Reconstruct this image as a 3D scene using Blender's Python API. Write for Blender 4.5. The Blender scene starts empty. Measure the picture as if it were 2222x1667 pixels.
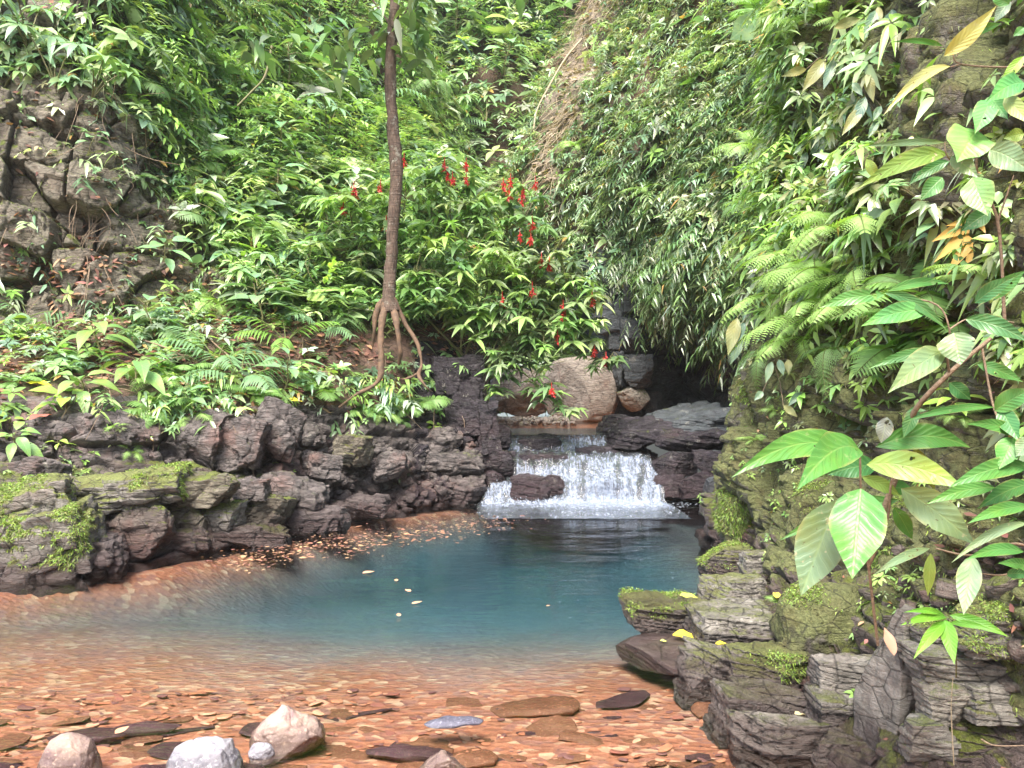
import bpy, math, random
import numpy as np
from mathutils import Vector, Matrix, Euler
from mathutils.bvhtree import BVHTree
R = math.radians
S = bpy.context.scene
COL = S.collection
rng = np.random.default_rng(7)
random.seed(7)

# ------------------------------------------------------------------ camera, sky, sun
F, HY, H = 1750.0, 845.0, 1.6            # focal length in photo pixels, horizon row, eye height
cd = bpy.data.cameras.new('camera'); cam = bpy.data.objects.new('camera', cd); COL.objects.link(cam)
cam.location = (0, 0, H); cam.rotation_euler = (R(90), 0, 0)
cd.sensor_width = 36; cd.lens = 36 * F / 2222; cd.shift_y = (HY - 833.5) / 2222; cd.clip_end = 500; cd.clip_start = 0.05
S.camera = cam
SUN_EL, SUN_AZ = 55, 196                  # degrees; azimuth clockwise from +Y
w = bpy.data.worlds.new('World'); S.world = w; w.use_nodes = True
nt = w.node_tree; bg = nt.nodes['Background']
sky = nt.nodes.new('ShaderNodeTexSky'); sky.sky_type = 'NISHITA'; sky.sun_disc = False
sky.sun_elevation = R(SUN_EL); sky.sun_rotation = R(SUN_AZ); sky.air_density = 1.0; sky.dust_density = 3.5; sky.ozone_density = 1.0
nt.links.new(sky.outputs[0], bg.inputs[0]); bg.inputs[1].default_value = 0.15
sd = bpy.data.lights.new('sun', 'SUN'); sd.energy = 2.7; sd.angle = R(28); sd.color = (1, .94, .86)
sun = bpy.data.objects.new('sun', sd); COL.objects.link(sun)
sdir = Vector((math.sin(R(SUN_AZ)) * math.cos(R(SUN_EL)), math.cos(R(SUN_AZ)) * math.cos(R(SUN_EL)), math.sin(R(SUN_EL))))
sun.rotation_euler = sdir.to_track_quat('Z', 'Y').to_euler()
S.view_settings.view_transform = 'Standard'; S.view_settings.look = 'None'
S.view_settings.exposure = 1.8; S.view_settings.gamma = 1.0
S.render.engine = 'CYCLES'
cy = S.cycles
cy.max_bounces = 8; cy.diffuse_bounces = 4; cy.glossy_bounces = 3; cy.transmission_bounces = 4; cy.transparent_max_bounces = 16
cy.volume_bounces = 0; cy.caustics_reflective = False; cy.caustics_refractive = False; cy.use_denoising = True
try: cy.denoiser = 'OPENIMAGEDENOISE'
except Exception: pass

# ------------------------------------------------------------------ helpers
def P(px, py, d):
    return np.array([(px - 1111) / F * d, d, H - (py - HY) / F * d])
def V(a): return np.asarray(a, float)
def proj(p):
    d = np.maximum(p[..., 1], .2)
    return 1111 + p[..., 0] / d * F, HY - (p[..., 2] - H) / d * F
def h3(ix, iy, iz, s=0):
    n = (ix.astype(np.int64) * 374761393 + iy.astype(np.int64) * 668265263 + iz.astype(np.int64) * 2147483647 + s * 974634777) & 0x7fffffff
    n = ((n ^ (n >> 13)) * 1274126177) & 0x7fffffff
    n = ((n ^ (n >> 15)) * 739982445) & 0x7fffffff
    return ((n ^ (n >> 14)) & 0xffffff) / float(0xffffff)
def vnoise(p, s=0):
    i = np.floor(p).astype(np.int64); f = p - i; f = f * f * (3 - 2 * f); r = 0
    for a in (0, 1):
        for b in (0, 1):
            for c in (0, 1):
                wgt = (f[:, 0] if a else 1 - f[:, 0]) * (f[:, 1] if b else 1 - f[:, 1]) * (f[:, 2] if c else 1 - f[:, 2])
                r = r + wgt * h3(i[:, 0] + a, i[:, 1] + b, i[:, 2] + c, s)
    return r * 2 - 1
def fbm(p, o=4, s=0):
    r = 0; a = 1; t = 0
    for k in range(o):
        r = r + a * vnoise(p * 2 ** k + k * 17.3, s + k); t += a; a *= .5
    return r / t
def cell(p, s=0, jit=.85):
    i = np.floor(p).astype(np.int64); f = p - i
    n = len(p); f1 = np.full(n, 9.); f2 = np.full(n, 9.); cid = np.zeros(n)
    for a in (-1, 0, 1):
        for b in (-1, 0, 1):
            for c in (-1, 0, 1):
                q = (i[:, 0] + a, i[:, 1] + b, i[:, 2] + c)
                o = [.5 + jit * (h3(*q, s + k) - .5) for k in (1, 2, 3)]
                dx, dy, dz = a + o[0] - f[:, 0], b + o[1] - f[:, 1], c + o[2] - f[:, 2]
                d = np.maximum(np.maximum(np.abs(dx), np.abs(dy)), np.abs(dz)) * .75 + .25 * np.sqrt(dx * dx + dy * dy + dz * dz)
                v = h3(*q, s + 9); m = d < f1
                f2 = np.where(m, f1, np.minimum(f2, d)); cid = np.where(m, v, cid); f1 = np.where(m, d, f1)
    return f1, f2, cid
def sst(x, a, b):
    t = np.clip((x - a) / (b - a), 0, 1); return t * t * (3 - 2 * t)

def mesh(name, v, f, mats, smooth=True, parent=None, col=None, uv=None, loc=None, mi=None):
    """v (N,3); f int array (M,3|4) or list of such arrays; col (N,3) per point; uv (N,2) per point"""
    v = np.asarray(v, np.float32)
    if loc is not None: v = v - np.asarray(loc, np.float32)
    fs = f if isinstance(f, list) else [f]
    me = bpy.data.meshes.new(name)
    me.vertices.add(len(v)); me.vertices.foreach_set('co', v.ravel())
    nl = sum(x.size for x in fs); npoly = sum(len(x) for x in fs)
    me.loops.add(nl); me.polygons.add(npoly)
    me.loops.foreach_set('vertex_index', np.concatenate([x.ravel() for x in fs]).astype(np.int32))
    cnt = np.concatenate([np.full(len(x), x.shape[1]) for x in fs])
    me.polygons.foreach_set('loop_start', np.concatenate([[0], np.cumsum(cnt)[:-1]]).astype(np.int32))
    if smooth: me.polygons.foreach_set('use_smooth', np.ones(npoly, bool))
    if mi is not None: me.polygons.foreach_set('material_index', np.asarray(mi, np.int32))
    if col is not None:
        a = me.attributes.new('tint', 'FLOAT_COLOR', 'POINT')
        a.data.foreach_set('color', np.c_[np.asarray(col, np.float32), np.ones(len(v), np.float32)].ravel())
    if uv is not None:
        a = me.attributes.new('lf', 'FLOAT2', 'POINT'); a.data.foreach_set('vector', np.asarray(uv, np.float32).ravel())
    for m in (mats if isinstance(mats, list) else [mats]): me.materials.append(m)
    me.update(calc_edges=True)
    o = bpy.data.objects.new(name, me); COL.objects.link(o)
    if loc is not None and parent is None: o.location = tuple(loc)
    if parent is not None: o.parent = parent
    return o
def tag(o, label=None, cat=None, group=None, kind=None):
    if label: o['label'] = label
    if cat: o['category'] = cat
    if group: o['group'] = group
    if kind: o['kind'] = kind
    return o
def thing(name, label, cat, loc, group=None):
    o = bpy.data.objects.new(name, None); COL.objects.link(o); o.location = tuple(loc); o.empty_display_size = .1
    return tag(o, label, cat, group)
def dup(root, loc, rz=0, scale=1, label=None, tilt=(0, 0), group=None):
    r = root.copy(); COL.objects.link(r); r.location = tuple(loc); r.rotation_euler = (tilt[0], tilt[1], rz)
    r.scale = (scale,) * 3
    if label: r['label'] = label
    if group: r['group'] = group
    for ch in root.children:
        c = ch.copy(); COL.objects.link(c); c.parent = r
        for g in ch.children:
            e = g.copy(); COL.objects.link(e); e.parent = c
    return r

def grid_faces(nr, nc):
    i = np.arange(nr - 1)[:, None] * nc + np.arange(nc - 1)[None]
    return np.stack([i, i + 1, i + nc + 1, i + nc], -1).reshape(-1, 4)
def crom(c, n):
    """Catmull-Rom resample of control array c (k,...) to n samples"""
    k = len(c); t = np.linspace(0, k - 1 - 1e-9, n); i = t.astype(int); f = (t - i).reshape(-1, *([1] * (c.ndim - 1)))
    g = lambda j: c[np.clip(j, 0, k - 1)]
    p0, p1, p2, p3 = g(i - 1), g(i), g(i + 1), g(i + 2)
    return .5 * (2 * p1 + (p2 - p0) * f + (2 * p0 - 5 * p1 + 4 * p2 - p3) * f ** 2 + (3 * p1 - p0 - 3 * p2 + p3) * f ** 3)
def net(ctrl, nr, nc):
    a = crom(np.asarray(ctrl, float), nr)
    return crom(a.transpose(1, 0, 2), nc).transpose(1, 0, 2)
def normals(g):
    du = np.gradient(g, axis=1); dv = np.gradient(g, axis=0)
    n = np.cross(du, dv); n /= np.linalg.norm(n, axis=-1, keepdims=True) + 1e-9
    return n

def tube(pts, rad, seg=7, wob=0, seed=0):
    pts = np.asarray(pts, float); n = len(pts); rad = np.broadcast_to(np.asarray(rad, float), (n,))
    t = np.gradient(pts, axis=0); t /= np.linalg.norm(t, axis=1, keepdims=True) + 1e-9
    up = np.where(np.abs(t[:, 2:3]) < .9, [[0, 0, 1.]], [[1., 0, 0]])
    ref = up[0]; a = np.cross(t, ref[None]); a /= np.linalg.norm(a, axis=1, keepdims=True) + 1e-9; b = np.cross(t, a)
    th = np.linspace(0, 2 * np.pi, seg, endpoint=False)
    v = pts[:, None] + rad[:, None, None] * (np.cos(th)[None, :, None] * a[:, None] + np.sin(th)[None, :, None] * b[:, None])
    v = v.reshape(-1, 3)
    if wob: v = v + (fbm(v * 9 + seed, 3, seed)[:, None]) * wob * (v - np.repeat(pts, seg, 0)) / (np.repeat(rad, seg)[:, None] + 1e-6)
    i = np.arange(n - 1)[:, None] * seg; j = np.arange(seg)[None]; k = (j + 1) % seg
    f = np.stack([i + j, i + k, i + seg + k, i + seg + j], -1).reshape(-1, 4)
    return v, f
class MB:
    def __init__(s): s.v = []; s.f = []; s.c = []; s.u = []; s.n = 0
    def add(s, v, f, col=None, uv=None):
        v = np.asarray(v, float); s.v.append(v); f = np.asarray(f)
        s.f.append(f + s.n); s.n += len(v)
        s.c.append(np.broadcast_to(V(col if col is not None else (.5, .5, .5)), (len(v), 3)))
        s.u.append(uv if uv is not None else np.zeros((len(v), 2)))
        return s
    def build(s, name, mat, parent=None, loc=None, smooth=True):
        tri = [x for x in s.f if x.shape[1] == 3]; qd = [x for x in s.f if x.shape[1] == 4]
        fs = ([np.concatenate(tri)] if tri else []) + ([np.concatenate(qd)] if qd else [])
        return mesh(name, np.concatenate(s.v), fs, mat, smooth, parent, np.concatenate(s.c), np.concatenate(s.u), loc)

# leaf templates: columns s (along), t (across, -1..1), h (fold lift)
T8 = (np.array([[0, 0, 0], [.32, -1, .25], [.36, 0, 0], [.32, 1, .25], [.7, -.66, .16], [.72, 0, 0], [.7, .66, .16], [1, 0, 0]]),
      np.array([[0, 2, 1], [0, 3, 2], [1, 2, 5], [1, 5, 4], [2, 3, 6], [2, 6, 5], [4, 5, 7], [5, 6, 7]]))
def tbig(n=10, fold=.22, power=.75, skew=.42):
    s = np.linspace(0, 1, n + 1); wd = np.where(s < skew, np.sin(s / skew * np.pi / 2) ** power, np.cos((s - skew) / (1 - skew) * np.pi / 2) ** 1.15)
    rows = []
    for a, b in zip(s, wd):
        for t in (-1, -.5, 0, .5, 1): rows.append([a, t * b, fold * abs(t) * b])
    return np.array(rows), grid_faces(n + 1, 5)
TB = tbig()
TN = tbig(6, .2, .7, .35)
def leaves(B, D, U, L, W, droop, col, T=T8, tipcol=None, curl=0., wave=0.):
    """vectorised leaves: bases B, directions D, up-ish U (N,3); L, W, droop (N,)"""
    B, D, U = V(B), V(D), V(U); N = len(B)
    D = D / (np.linalg.norm(D, axis=1, keepdims=True) + 1e-9)
    Sd = np.cross(D, U); Sd /= np.linalg.norm(Sd, axis=1, keepdims=True) + 1e-9
    Nn = np.cross(Sd, D)
    tv, tf = T; K = len(tv)
    L = np.broadcast_to(L, (N,))[:, None]; W = np.broadcast_to(W, (N,))[:, None]; droop = np.broadcast_to(droop, (N,))[:, None]
    s, t, h = tv[:, 0][None], tv[:, 1][None], tv[:, 2][None]
    ph = rng.uniform(0, 6.28, (N, 1))
    off = h * W * .5 + (wave * W * np.sin(s * 11 + ph + t) * np.abs(t) if wave else 0)
    v = B[:, None] + D[:, None] * (s * L)[..., None] + Sd[:, None] * (t * W * .5)[..., None] + Nn[:, None] * off[..., None]
    v[..., 2] -= droop * L * s ** 2
    if np.any(curl): v = v - Nn[:, None] * (np.broadcast_to(curl, (N,))[:, None] * L * s ** 2)[..., None]
    f = (np.arange(N) * K)[:, None, None] + tf[None]
    c = np.repeat(np.broadcast_to(col, (N, 3))[:, None], K, 1)
    uv = np.broadcast_to(tv[None, :, :2], (N, K, 2)).copy(); 
    return v.reshape(-1, 3), f.reshape(-1, tf.shape[1]), c.reshape(-1, 3), uv.reshape(-1, 2)

# ------------------------------------------------------------------ materials
def newmat(name):
    m = bpy.data.materials.new(name); m.use_nodes = True; t = m.node_tree; t.nodes.clear()
    return m, t
class NB:
    def __init__(s, t): s.t = t
    def n(s, kind, **k):
        x = s.t.nodes.new('ShaderNode' + kind)
        for a, b in k.items():
            if a.startswith('i_'):
                key = a[2:]; key = int(key) if key.isdigit() else key.replace('_', ' ')
                if hasattr(b, 'is_output') and b.is_output if hasattr(b, 'is_output') else False: s.t.links.new(b, x.inputs[key])
                else: x.inputs[key].default_value = b
            else: setattr(x, a, b)
        return x
    def math(s, op, a, b=None, clamp=False):
        x = s.t.nodes.new('ShaderNodeMath'); x.operation = op; x.use_clamp = clamp
        for i, q in enumerate((a, b)):
            if q is None: continue
            if isinstance(q, (int, float)): x.inputs[i].default_value = q
            else: s.t.links.new(q, x.inputs[i])
        return x.outputs[0]
    def mix(s, f, a, b, mode='MIX'):
        x = s.t.nodes.new('ShaderNodeMix'); x.data_type = 'RGBA'; x.blend_type = mode
        for i, q in ((0, f), (6, a), (7, b)):
            if isinstance(q, (int, float)): x.inputs[i].default_value = q
            elif isinstance(q, tuple): x.inputs[i].default_value = (*q, 1)
            else: s.t.links.new(q, x.inputs[i])
        return x.outputs[2]
    def noise(s, sc, det=4, vec=None, rough=.55, dist=0):
        x = s.t.nodes.new('ShaderNodeTexNoise'); x.inputs['Scale'].default_value = sc; x.inputs['Detail'].default_value = det
        x.inputs['Roughness'].default_value = rough; x.inputs['Distortion'].default_value = dist
        if vec is not None: s.t.links.new(vec, x.inputs['Vector'])
        return x.outputs[0]
    def ramp(s, f, a, b):
        x = s.t.nodes.new('ShaderNodeMapRange'); x.inputs[1].default_value = a; x.inputs[2].default_value = b
        s.t.links.new(f, x.inputs[0]); return x.outputs[0]
    def vec(s, scale=(1, 1, 1), src='pos', rot=(0, 0, 0)):
        g = s.t.nodes.new('ShaderNodeNewGeometry').outputs['Position'] if src == 'pos' else s.t.nodes.new('ShaderNodeTexCoord').outputs['Object']
        m = s.t.nodes.new('ShaderNodeMapping'); m.inputs['Scale'].default_value = scale; m.inputs['Rotation'].default_value = rot
        s.t.links.new(g, m.inputs[0]); return m.outputs[0]
    def bump(s, h, st, dist=.02, nrm=None):
        x = s.t.nodes.new('ShaderNodeBump'); x.inputs['Strength'].default_value = st; x.inputs['Distance'].default_value = dist
        s.t.links.new(h, x.inputs['Height'])
        if nrm is not None: s.t.links.new(nrm, x.inputs['Normal'])
        return x.outputs[0]
    def bsdf(s, col, rough=.5, nrm=None, spec=.5, **k):
        x = s.t.nodes.new('ShaderNodeBsdfPrincipled')
        for key, q in (('Base Color', col), ('Roughness', rough), ('Specular IOR Level', spec)):
            if isinstance(q, (int, float)): x.inputs[key].default_value = q
            elif isinstance(q, tuple): x.inputs[key].default_value = (*q, 1)
            else: s.t.links.new(q, x.inputs[key])
        for a, b in k.items(): x.inputs[a.replace('_', ' ')].default_value = b
        if nrm is not None: s.t.links.new(nrm, x.inputs['Normal'])
        return x.outputs[0]
    def out(s, sh, vol=None):
        o = s.t.nodes.new('ShaderNodeOutputMaterial')
        if sh is not None: s.t.links.new(sh, o.inputs[0])
        if vol is not None: s.t.links.new(vol, o.inputs[1])

def rock_mat(name, a, b, moss=.5, mossc=((.10, .13, .02), (.22, .27, .05)), strata=True, red=.2, rough=.8, wet=True, mossup=True, objc=False, streak=False, wh=.30):
    m, t = newmat(name); q = NB(t)
    src = 'obj' if objc else 'pos'
    p1 = q.vec((1, 1, 1), src); ps = q.vec((2, 2, 9), src, (.12, .1, 0))
    n1 = q.noise(1.7, 6, p1, .65); n2 = q.noise(9, 8, p1, .7, .4); n3 = q.noise(3, 7, ps, .7, .6); nf = q.noise(60, 5, p1, .7)
    c = q.mix(q.ramp(n2, .35, .68), a, b)
    c = q.mix(q.ramp(n3, .45, .7), c, tuple(x * .55 for x in a))
    c = q.mix(q.math('MULTIPLY', q.ramp(n1, .52, .7), red * 2, True), c, (.26, .12, .09))
    lich = q.ramp(q.noise(5.5, 6, p1, .75), .6, .66)
    c = q.mix(q.math('MULTIPLY', lich, .45), c, (.42, .40, .33))
    c = q.mix(q.math('MULTIPLY', q.ramp(nf, .35, .75), .5), c, tuple(x * .5 for x in b))
    geo = t.nodes.new('ShaderNodeNewGeometry')
    sx = t.nodes.new('ShaderNodeSeparateXYZ'); t.links.new(geo.outputs['Normal'], sx.inputs[0])
    pz = t.nodes.new('ShaderNodeSeparateXYZ'); t.links.new(geo.outputs['Position'], pz.inputs[0])
    mn = q.noise(2.3, 7, p1 if not streak else q.vec((1.5, 1.5, .35), src), .78)
    up = q.ramp(sx.outputs[2], -.5 if not mossup else -.1, .7)
    mfp = q.noise(14, 5, p1, .8)
    mk = q.math('ADD', q.math('MULTIPLY', mn, .8), q.math('MULTIPLY', up, .22)); mk = q.math('ADD', mk, q.math('MULTIPLY', mfp, .3))
    mk = q.math('MULTIPLY', q.ramp(mk, .92 - moss * .55, 1.02 - moss * .55), q.ramp(pz.outputs[2], .02, .14))
    mf = q.noise(45, 4, p1, .8)
    mc = q.mix(q.ramp(mf, .3, .7), mossc[0], mossc[1])
    mc = q.mix(q.math('MULTIPLY', q.ramp(q.noise(6, 4, p1), .5, .7), .6), mc, (.12, .09, .035))
    c = q.mix(mk, c, mc)
    wetm = q.ramp(q.math('ADD', pz.outputs[2], q.math('MULTIPLY', q.noise(4, 4, p1), -.25)), wh, -.02)
    if wet: c = q.mix(q.math('MULTIPLY', wetm, .65), c, (.05, .026, .028))
    rg = q.ramp(wetm, -.0, 1.6); 
    rr = t.nodes.new('ShaderNodeMapRange'); rr.inputs[3].default_value = rough; rr.inputs[4].default_value = .3
    t.links.new(wetm if wet else mk, rr.inputs[0])
    if not wet: rr.inputs[4].default_value = .95
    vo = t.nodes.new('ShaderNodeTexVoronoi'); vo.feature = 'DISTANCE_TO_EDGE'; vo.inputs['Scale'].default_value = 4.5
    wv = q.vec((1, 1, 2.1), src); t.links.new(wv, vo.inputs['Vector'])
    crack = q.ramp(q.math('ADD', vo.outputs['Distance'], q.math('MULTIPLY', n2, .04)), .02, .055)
    hgt = q.math('ADD', q.math('MULTIPLY', n3, .8), q.math('MULTIPLY', n2, .6))
    hgt = q.math('ADD', hgt, q.math('MULTIPLY', crack, .10))
    hgt = q.math('ADD', hgt, q.math('MULTIPLY', nf, .15))
    hgt = q.math('ADD', hgt, q.math('MULTIPLY', q.math('MULTIPLY', mf, mk), .55))
    c = q.mix(q.math('MULTIPLY', q.math('SUBTRACT', 1.0, crack), .7), c, (.02, .016, .014))  # dirt-dark crack lines, deepened to paint in crevice shade
    nr = q.bump(hgt, 1.0, .07)
    q.out(q.bsdf(c, rr.outputs[0], nr, .45)); return m
M = {}
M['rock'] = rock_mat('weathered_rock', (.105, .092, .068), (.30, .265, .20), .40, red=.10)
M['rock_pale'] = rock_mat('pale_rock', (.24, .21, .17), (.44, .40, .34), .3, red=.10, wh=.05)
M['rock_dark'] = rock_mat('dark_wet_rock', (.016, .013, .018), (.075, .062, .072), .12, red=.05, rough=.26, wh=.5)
M['rock_blue'] = rock_mat('dark_blue_slate', (.04, .05, .058), (.12, .135, .145), .15, red=.02, rough=.5)  # dark blue-grey base colour with little moss
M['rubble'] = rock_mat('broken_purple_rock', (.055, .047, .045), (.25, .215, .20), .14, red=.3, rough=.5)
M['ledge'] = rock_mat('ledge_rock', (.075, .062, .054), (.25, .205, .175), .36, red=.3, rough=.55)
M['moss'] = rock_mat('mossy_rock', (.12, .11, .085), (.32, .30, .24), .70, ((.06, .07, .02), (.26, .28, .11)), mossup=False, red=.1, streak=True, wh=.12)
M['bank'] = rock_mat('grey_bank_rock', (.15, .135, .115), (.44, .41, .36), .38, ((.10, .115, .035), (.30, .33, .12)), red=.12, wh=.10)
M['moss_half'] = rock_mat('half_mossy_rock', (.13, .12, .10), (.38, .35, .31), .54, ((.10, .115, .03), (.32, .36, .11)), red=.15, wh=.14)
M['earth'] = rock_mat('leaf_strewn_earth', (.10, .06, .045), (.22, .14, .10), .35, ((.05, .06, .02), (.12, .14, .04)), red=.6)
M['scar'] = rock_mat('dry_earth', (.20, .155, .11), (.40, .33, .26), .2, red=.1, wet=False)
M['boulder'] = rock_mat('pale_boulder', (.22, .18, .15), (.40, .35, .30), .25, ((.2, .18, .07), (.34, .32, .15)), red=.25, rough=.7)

def leaf_mat(name, rough=.42, trans=.35, veins=False, spots=0., spec=.5, gain=1.0, coat=0):
    m, t = newmat(name); q = NB(t)
    at = t.nodes.new('ShaderNodeAttribute'); at.attribute_name = 'tint'
    c = at.outputs['Color']; nr = None
    oc = q.vec((1, 1, 1), 'obj')
    if veins:
        uv = t.nodes.new('ShaderNodeAttribute'); uv.attribute_name = 'lf'
        sp = t.nodes.new('ShaderNodeSeparateXYZ'); t.links.new(uv.outputs['Vector'], sp.inputs[0])
        at_ = q.math('ABSOLUTE', sp.outputs[1])
        ph = q.math('SUBTRACT', q.math('MULTIPLY', sp.outputs[0], 9.0), q.math('MULTIPLY', q.math('POWER', at_, .8), 2.4)); ph = q.math('ADD', ph, q.math('MULTIPLY', q.noise(16, 3, oc), 1.1))
        fr = q.math('FRACT', ph); vn = q.ramp(q.math('ABSOLUTE', q.math('SUBTRACT', fr, .5)), .40, .5)
        mid = q.ramp(at_, .07, .02)
        vv = q.math('MAXIMUM', q.math('MULTIPLY', vn, .6), mid)
        c = q.mix(q.math('MULTIPLY', vv, .22), c, (.34, .48, .20))
        hh = q.math('SUBTRACT', q.math('MULTIPLY', q.math('SINE', q.math('MULTIPLY', ph, 6.283)), .5), vv)
        nr = q.bump(hh, .28, .004)
        c = q.mix(q.ramp(q.noise(7, 4, oc), .4, .75), c, q.mix(1.0, c, (1.35, 1.1, .7), 'MULTIPLY'))
        c = q.mix(q.math('MULTIPLY', q.ramp(at_, .82, 1.0), .5), c, (.42, .36, .14))
    if spots:
        sn = q.ramp(q.noise(38, 3, oc, .6), .62 , .68); pn = q.ramp(q.noise(5, 2, oc), .40, .55)
        c = q.mix(q.math('MULTIPLY', q.math('MULTIPLY', sn, pn), spots), c, (.48, .42, .27))
        sn2 = q.ramp(q.noise(55, 2, oc, .6), .68, .72)
        c = q.mix(q.math('MULTIPLY', sn2, spots), c, (.10, .07, .03))
    b = q.bsdf(c, rough, nr, spec)
    tr = t.nodes.new('ShaderNodeBsdfTranslucent')
    tc = q.mix(1.0, c, (1.25, 1.35, .5), 'MULTIPLY'); t.links.new(tc, tr.inputs[0])
    mx = t.nodes.new('ShaderNodeMixShader'); mx.inputs[0].default_value = trans
    t.links.new(b, mx.inputs[1]); t.links.new(tr.outputs[0], mx.inputs[2])
    res = mx.outputs[0]
    if spots:
        hm = t.nodes.new('ShaderNodeMixShader'); tp = t.nodes.new('ShaderNodeBsdfTransparent')
        t.links.new(q.ramp(q.noise(24, 2, oc, .5), .735 - spots * .03, .74 - spots * .03), hm.inputs[0]); t.links.new(res, hm.inputs[1]); t.links.new(tp.outputs[0], hm.inputs[2]); res = hm.outputs[0]
    q.out(res); return m
M['leaf'] = leaf_mat('leaf', .30, .30, spec=.9)
M['leaf_far'] = leaf_mat('far_leaf', .32, .36, spec=.9)
M['leaf_big'] = leaf_mat('broad_leaf', .38, .22, True, .22, spec=.5)
M['leaf_spot'] = leaf_mat('spotted_leaf', .36, .28, True, .8)
M['fern'] = leaf_mat('fern_leaf', .5, .4)
M['dry'] = leaf_mat('dry_leaf', .7, .2)
M['petal'] = leaf_mat('petal', .45, .35)
def simple(name, col, rough=.6, bumps=None, var=None):
    m, t = newmat(name); q = NB(t)
    o = q.vec((1, 1, 1), 'pos'); c = q.mix(q.ramp(q.noise(bumps or 20, 6, o, .7), .3, .7), col, var or tuple(x * .5 for x in col))
    q.out(q.bsdf(c, rough, q.bump(q.noise((bumps or 20) * 1.5, 6, o, .7), .7, .02))); return m
def bark_mat():
    m, t = newmat('bark'); q = NB(t)
    o = q.vec((6, 6, 1.6)); o2 = q.vec((1, 1, 1)); n = q.noise(5, 8, o, .75, .5)
    c = q.mix(q.ramp(n, .35, .7), (.045, .03, .022), (.16, .11, .08))
    c = q.mix(q.math('MULTIPLY', q.ramp(q.noise(7, 6, o2, .8), .55, .62), .5), c, (.30, .30, .24))
    ring = q.noise(3, 4, q.vec((1, 1, 14)), .6)
    c = q.mix(q.math('MULTIPLY', q.ramp(ring, .6, .7), .5), c, (.05, .035, .03))
    q.out(q.bsdf(c, .75, q.bump(q.math('ADD', n, ring), 1, .02), .3)); return m
M['bark'] = bark_mat()
M['root'] = simple('root_bark', (.17, .10, .055), .8, 14, (.06, .04, .028))
M['stem'] = simple('green_stem', (.13, .17, .05), .5, 30, (.17, .12, .06))
M['twig'] = simple('dry_twig', (.30, .22, .14), .7, 30, (.14, .09, .06))
M['vine'] = simple('pale_vine', (.40, .34, .24), .7, 30, (.24, .18, .1))

def water_mat(name, bump=.35, scale=2.2, tint=(1, 1, 1), vol=None, rough=.03, flow=(1, 1, 1)):
    m, t = newmat(name); q = NB(t)
    v = q.vec(flow); w1 = q.noise(scale, 3, v, .5, .2); w2 = q.noise(scale * 4.2, 3, v, .55, .1); w3 = q.noise(scale * .55, 2, v, .5)
    h = q.math('ADD', q.math('MULTIPLY', w1, .6), q.math('MULTIPLY', w2, .42)); h = q.math('ADD', h, w3)
    nr = q.bump(h, bump, .06)
    gl = t.nodes.new('ShaderNodeBsdfGlossy'); gl.inputs['Roughness'].default_value = rough; t.links.new(nr, gl.inputs['Normal'])
    tp = t.nodes.new('ShaderNodeBsdfTransparent'); tp.inputs[0].default_value = (*tint, 1)
    fr = t.nodes.new('ShaderNodeFresnel'); fr.inputs[0].default_value = 1.33; t.links.new(nr, fr.inputs[1])
    mx = t.nodes.new('ShaderNodeMixShader'); t.links.new(fr.outputs[0], mx.inputs[0]); t.links.new(tp.outputs[0], mx.inputs[1]); t.links.new(gl.outputs[0], mx.inputs[2])
    vo = None
    if vol:
        a = t.nodes.new('ShaderNodeVolumeAbsorption'); a.inputs[0].default_value = (*vol[0], 1); a.inputs[1].default_value = vol[1]; vo = a.outputs[0]
    q.out(mx.outputs[0], vo); return m
M['pool'] = water_mat('pool_water', .27, 1.6, vol=((.45, .615, .665), 1.35), flow=(.5, 1.7, 1))
M['stream'] = water_mat('stream_water', .35, 4, (.85, .78, .65), flow=(1, .5, 1))
def fall_mat():
    m, t = newmat('white_water'); q = NB(t)
    v = q.vec((9, 1.8, 1.4)); v2 = q.vec((1, 1, 1))
    n = q.noise(2.6, 7, v, .75, .8); n2 = q.noise(16, 5, v2, .75)
    at = t.nodes.new('ShaderNodeAttribute'); at.attribute_name = 'tint'
    sp = t.nodes.new('ShaderNodeSeparateColor'); t.links.new(at.outputs['Color'], sp.inputs[0])
    k = q.math('ADD', q.math('MULTIPLY', q.math('SUBTRACT', n, .5), 1.9), q.math('MULTIPLY', q.math('SUBTRACT', n2, .5), .8))
    k = q.math('ADD', k, sp.outputs[0])
    k = q.ramp(k, .30, .78)
    nr = q.bump(q.math('ADD', n, q.math('MULTIPLY', n2, .7)), 1, .06)
    wh = q.bsdf(q.mix(q.ramp(n2, .3, .7), (.15, .20, .31), (.50, .56, .66)), .25, nr, .6)
    gl = t.nodes.new('ShaderNodeBsdfGlossy'); gl.inputs['Roughness'].default_value = .08; t.links.new(nr, gl.inputs['Normal'])
    tp = t.nodes.new('ShaderNodeBsdfTransparent'); tp.inputs[0].default_value = (.8, .8, .85, 1)
    fr = t.nodes.new('ShaderNodeFresnel'); fr.inputs[0].default_value = 1.4; t.links.new(nr, fr.inputs[1])
    mx = t.nodes.new('ShaderNodeMixShader'); t.links.new(fr.outputs[0], mx.inputs[0]); t.links.new(tp.outputs[0], mx.inputs[1]); t.links.new(gl.outputs[0], mx.inputs[2])
    m2 = t.nodes.new('ShaderNodeMixShader'); t.links.new(k, m2.inputs[0]); t.links.new(mx.outputs[0], m2.inputs[1]); t.links.new(wh, m2.inputs[2])
    q.out(m2.outputs[0]); return m
M['fall'] = fall_mat()
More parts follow.
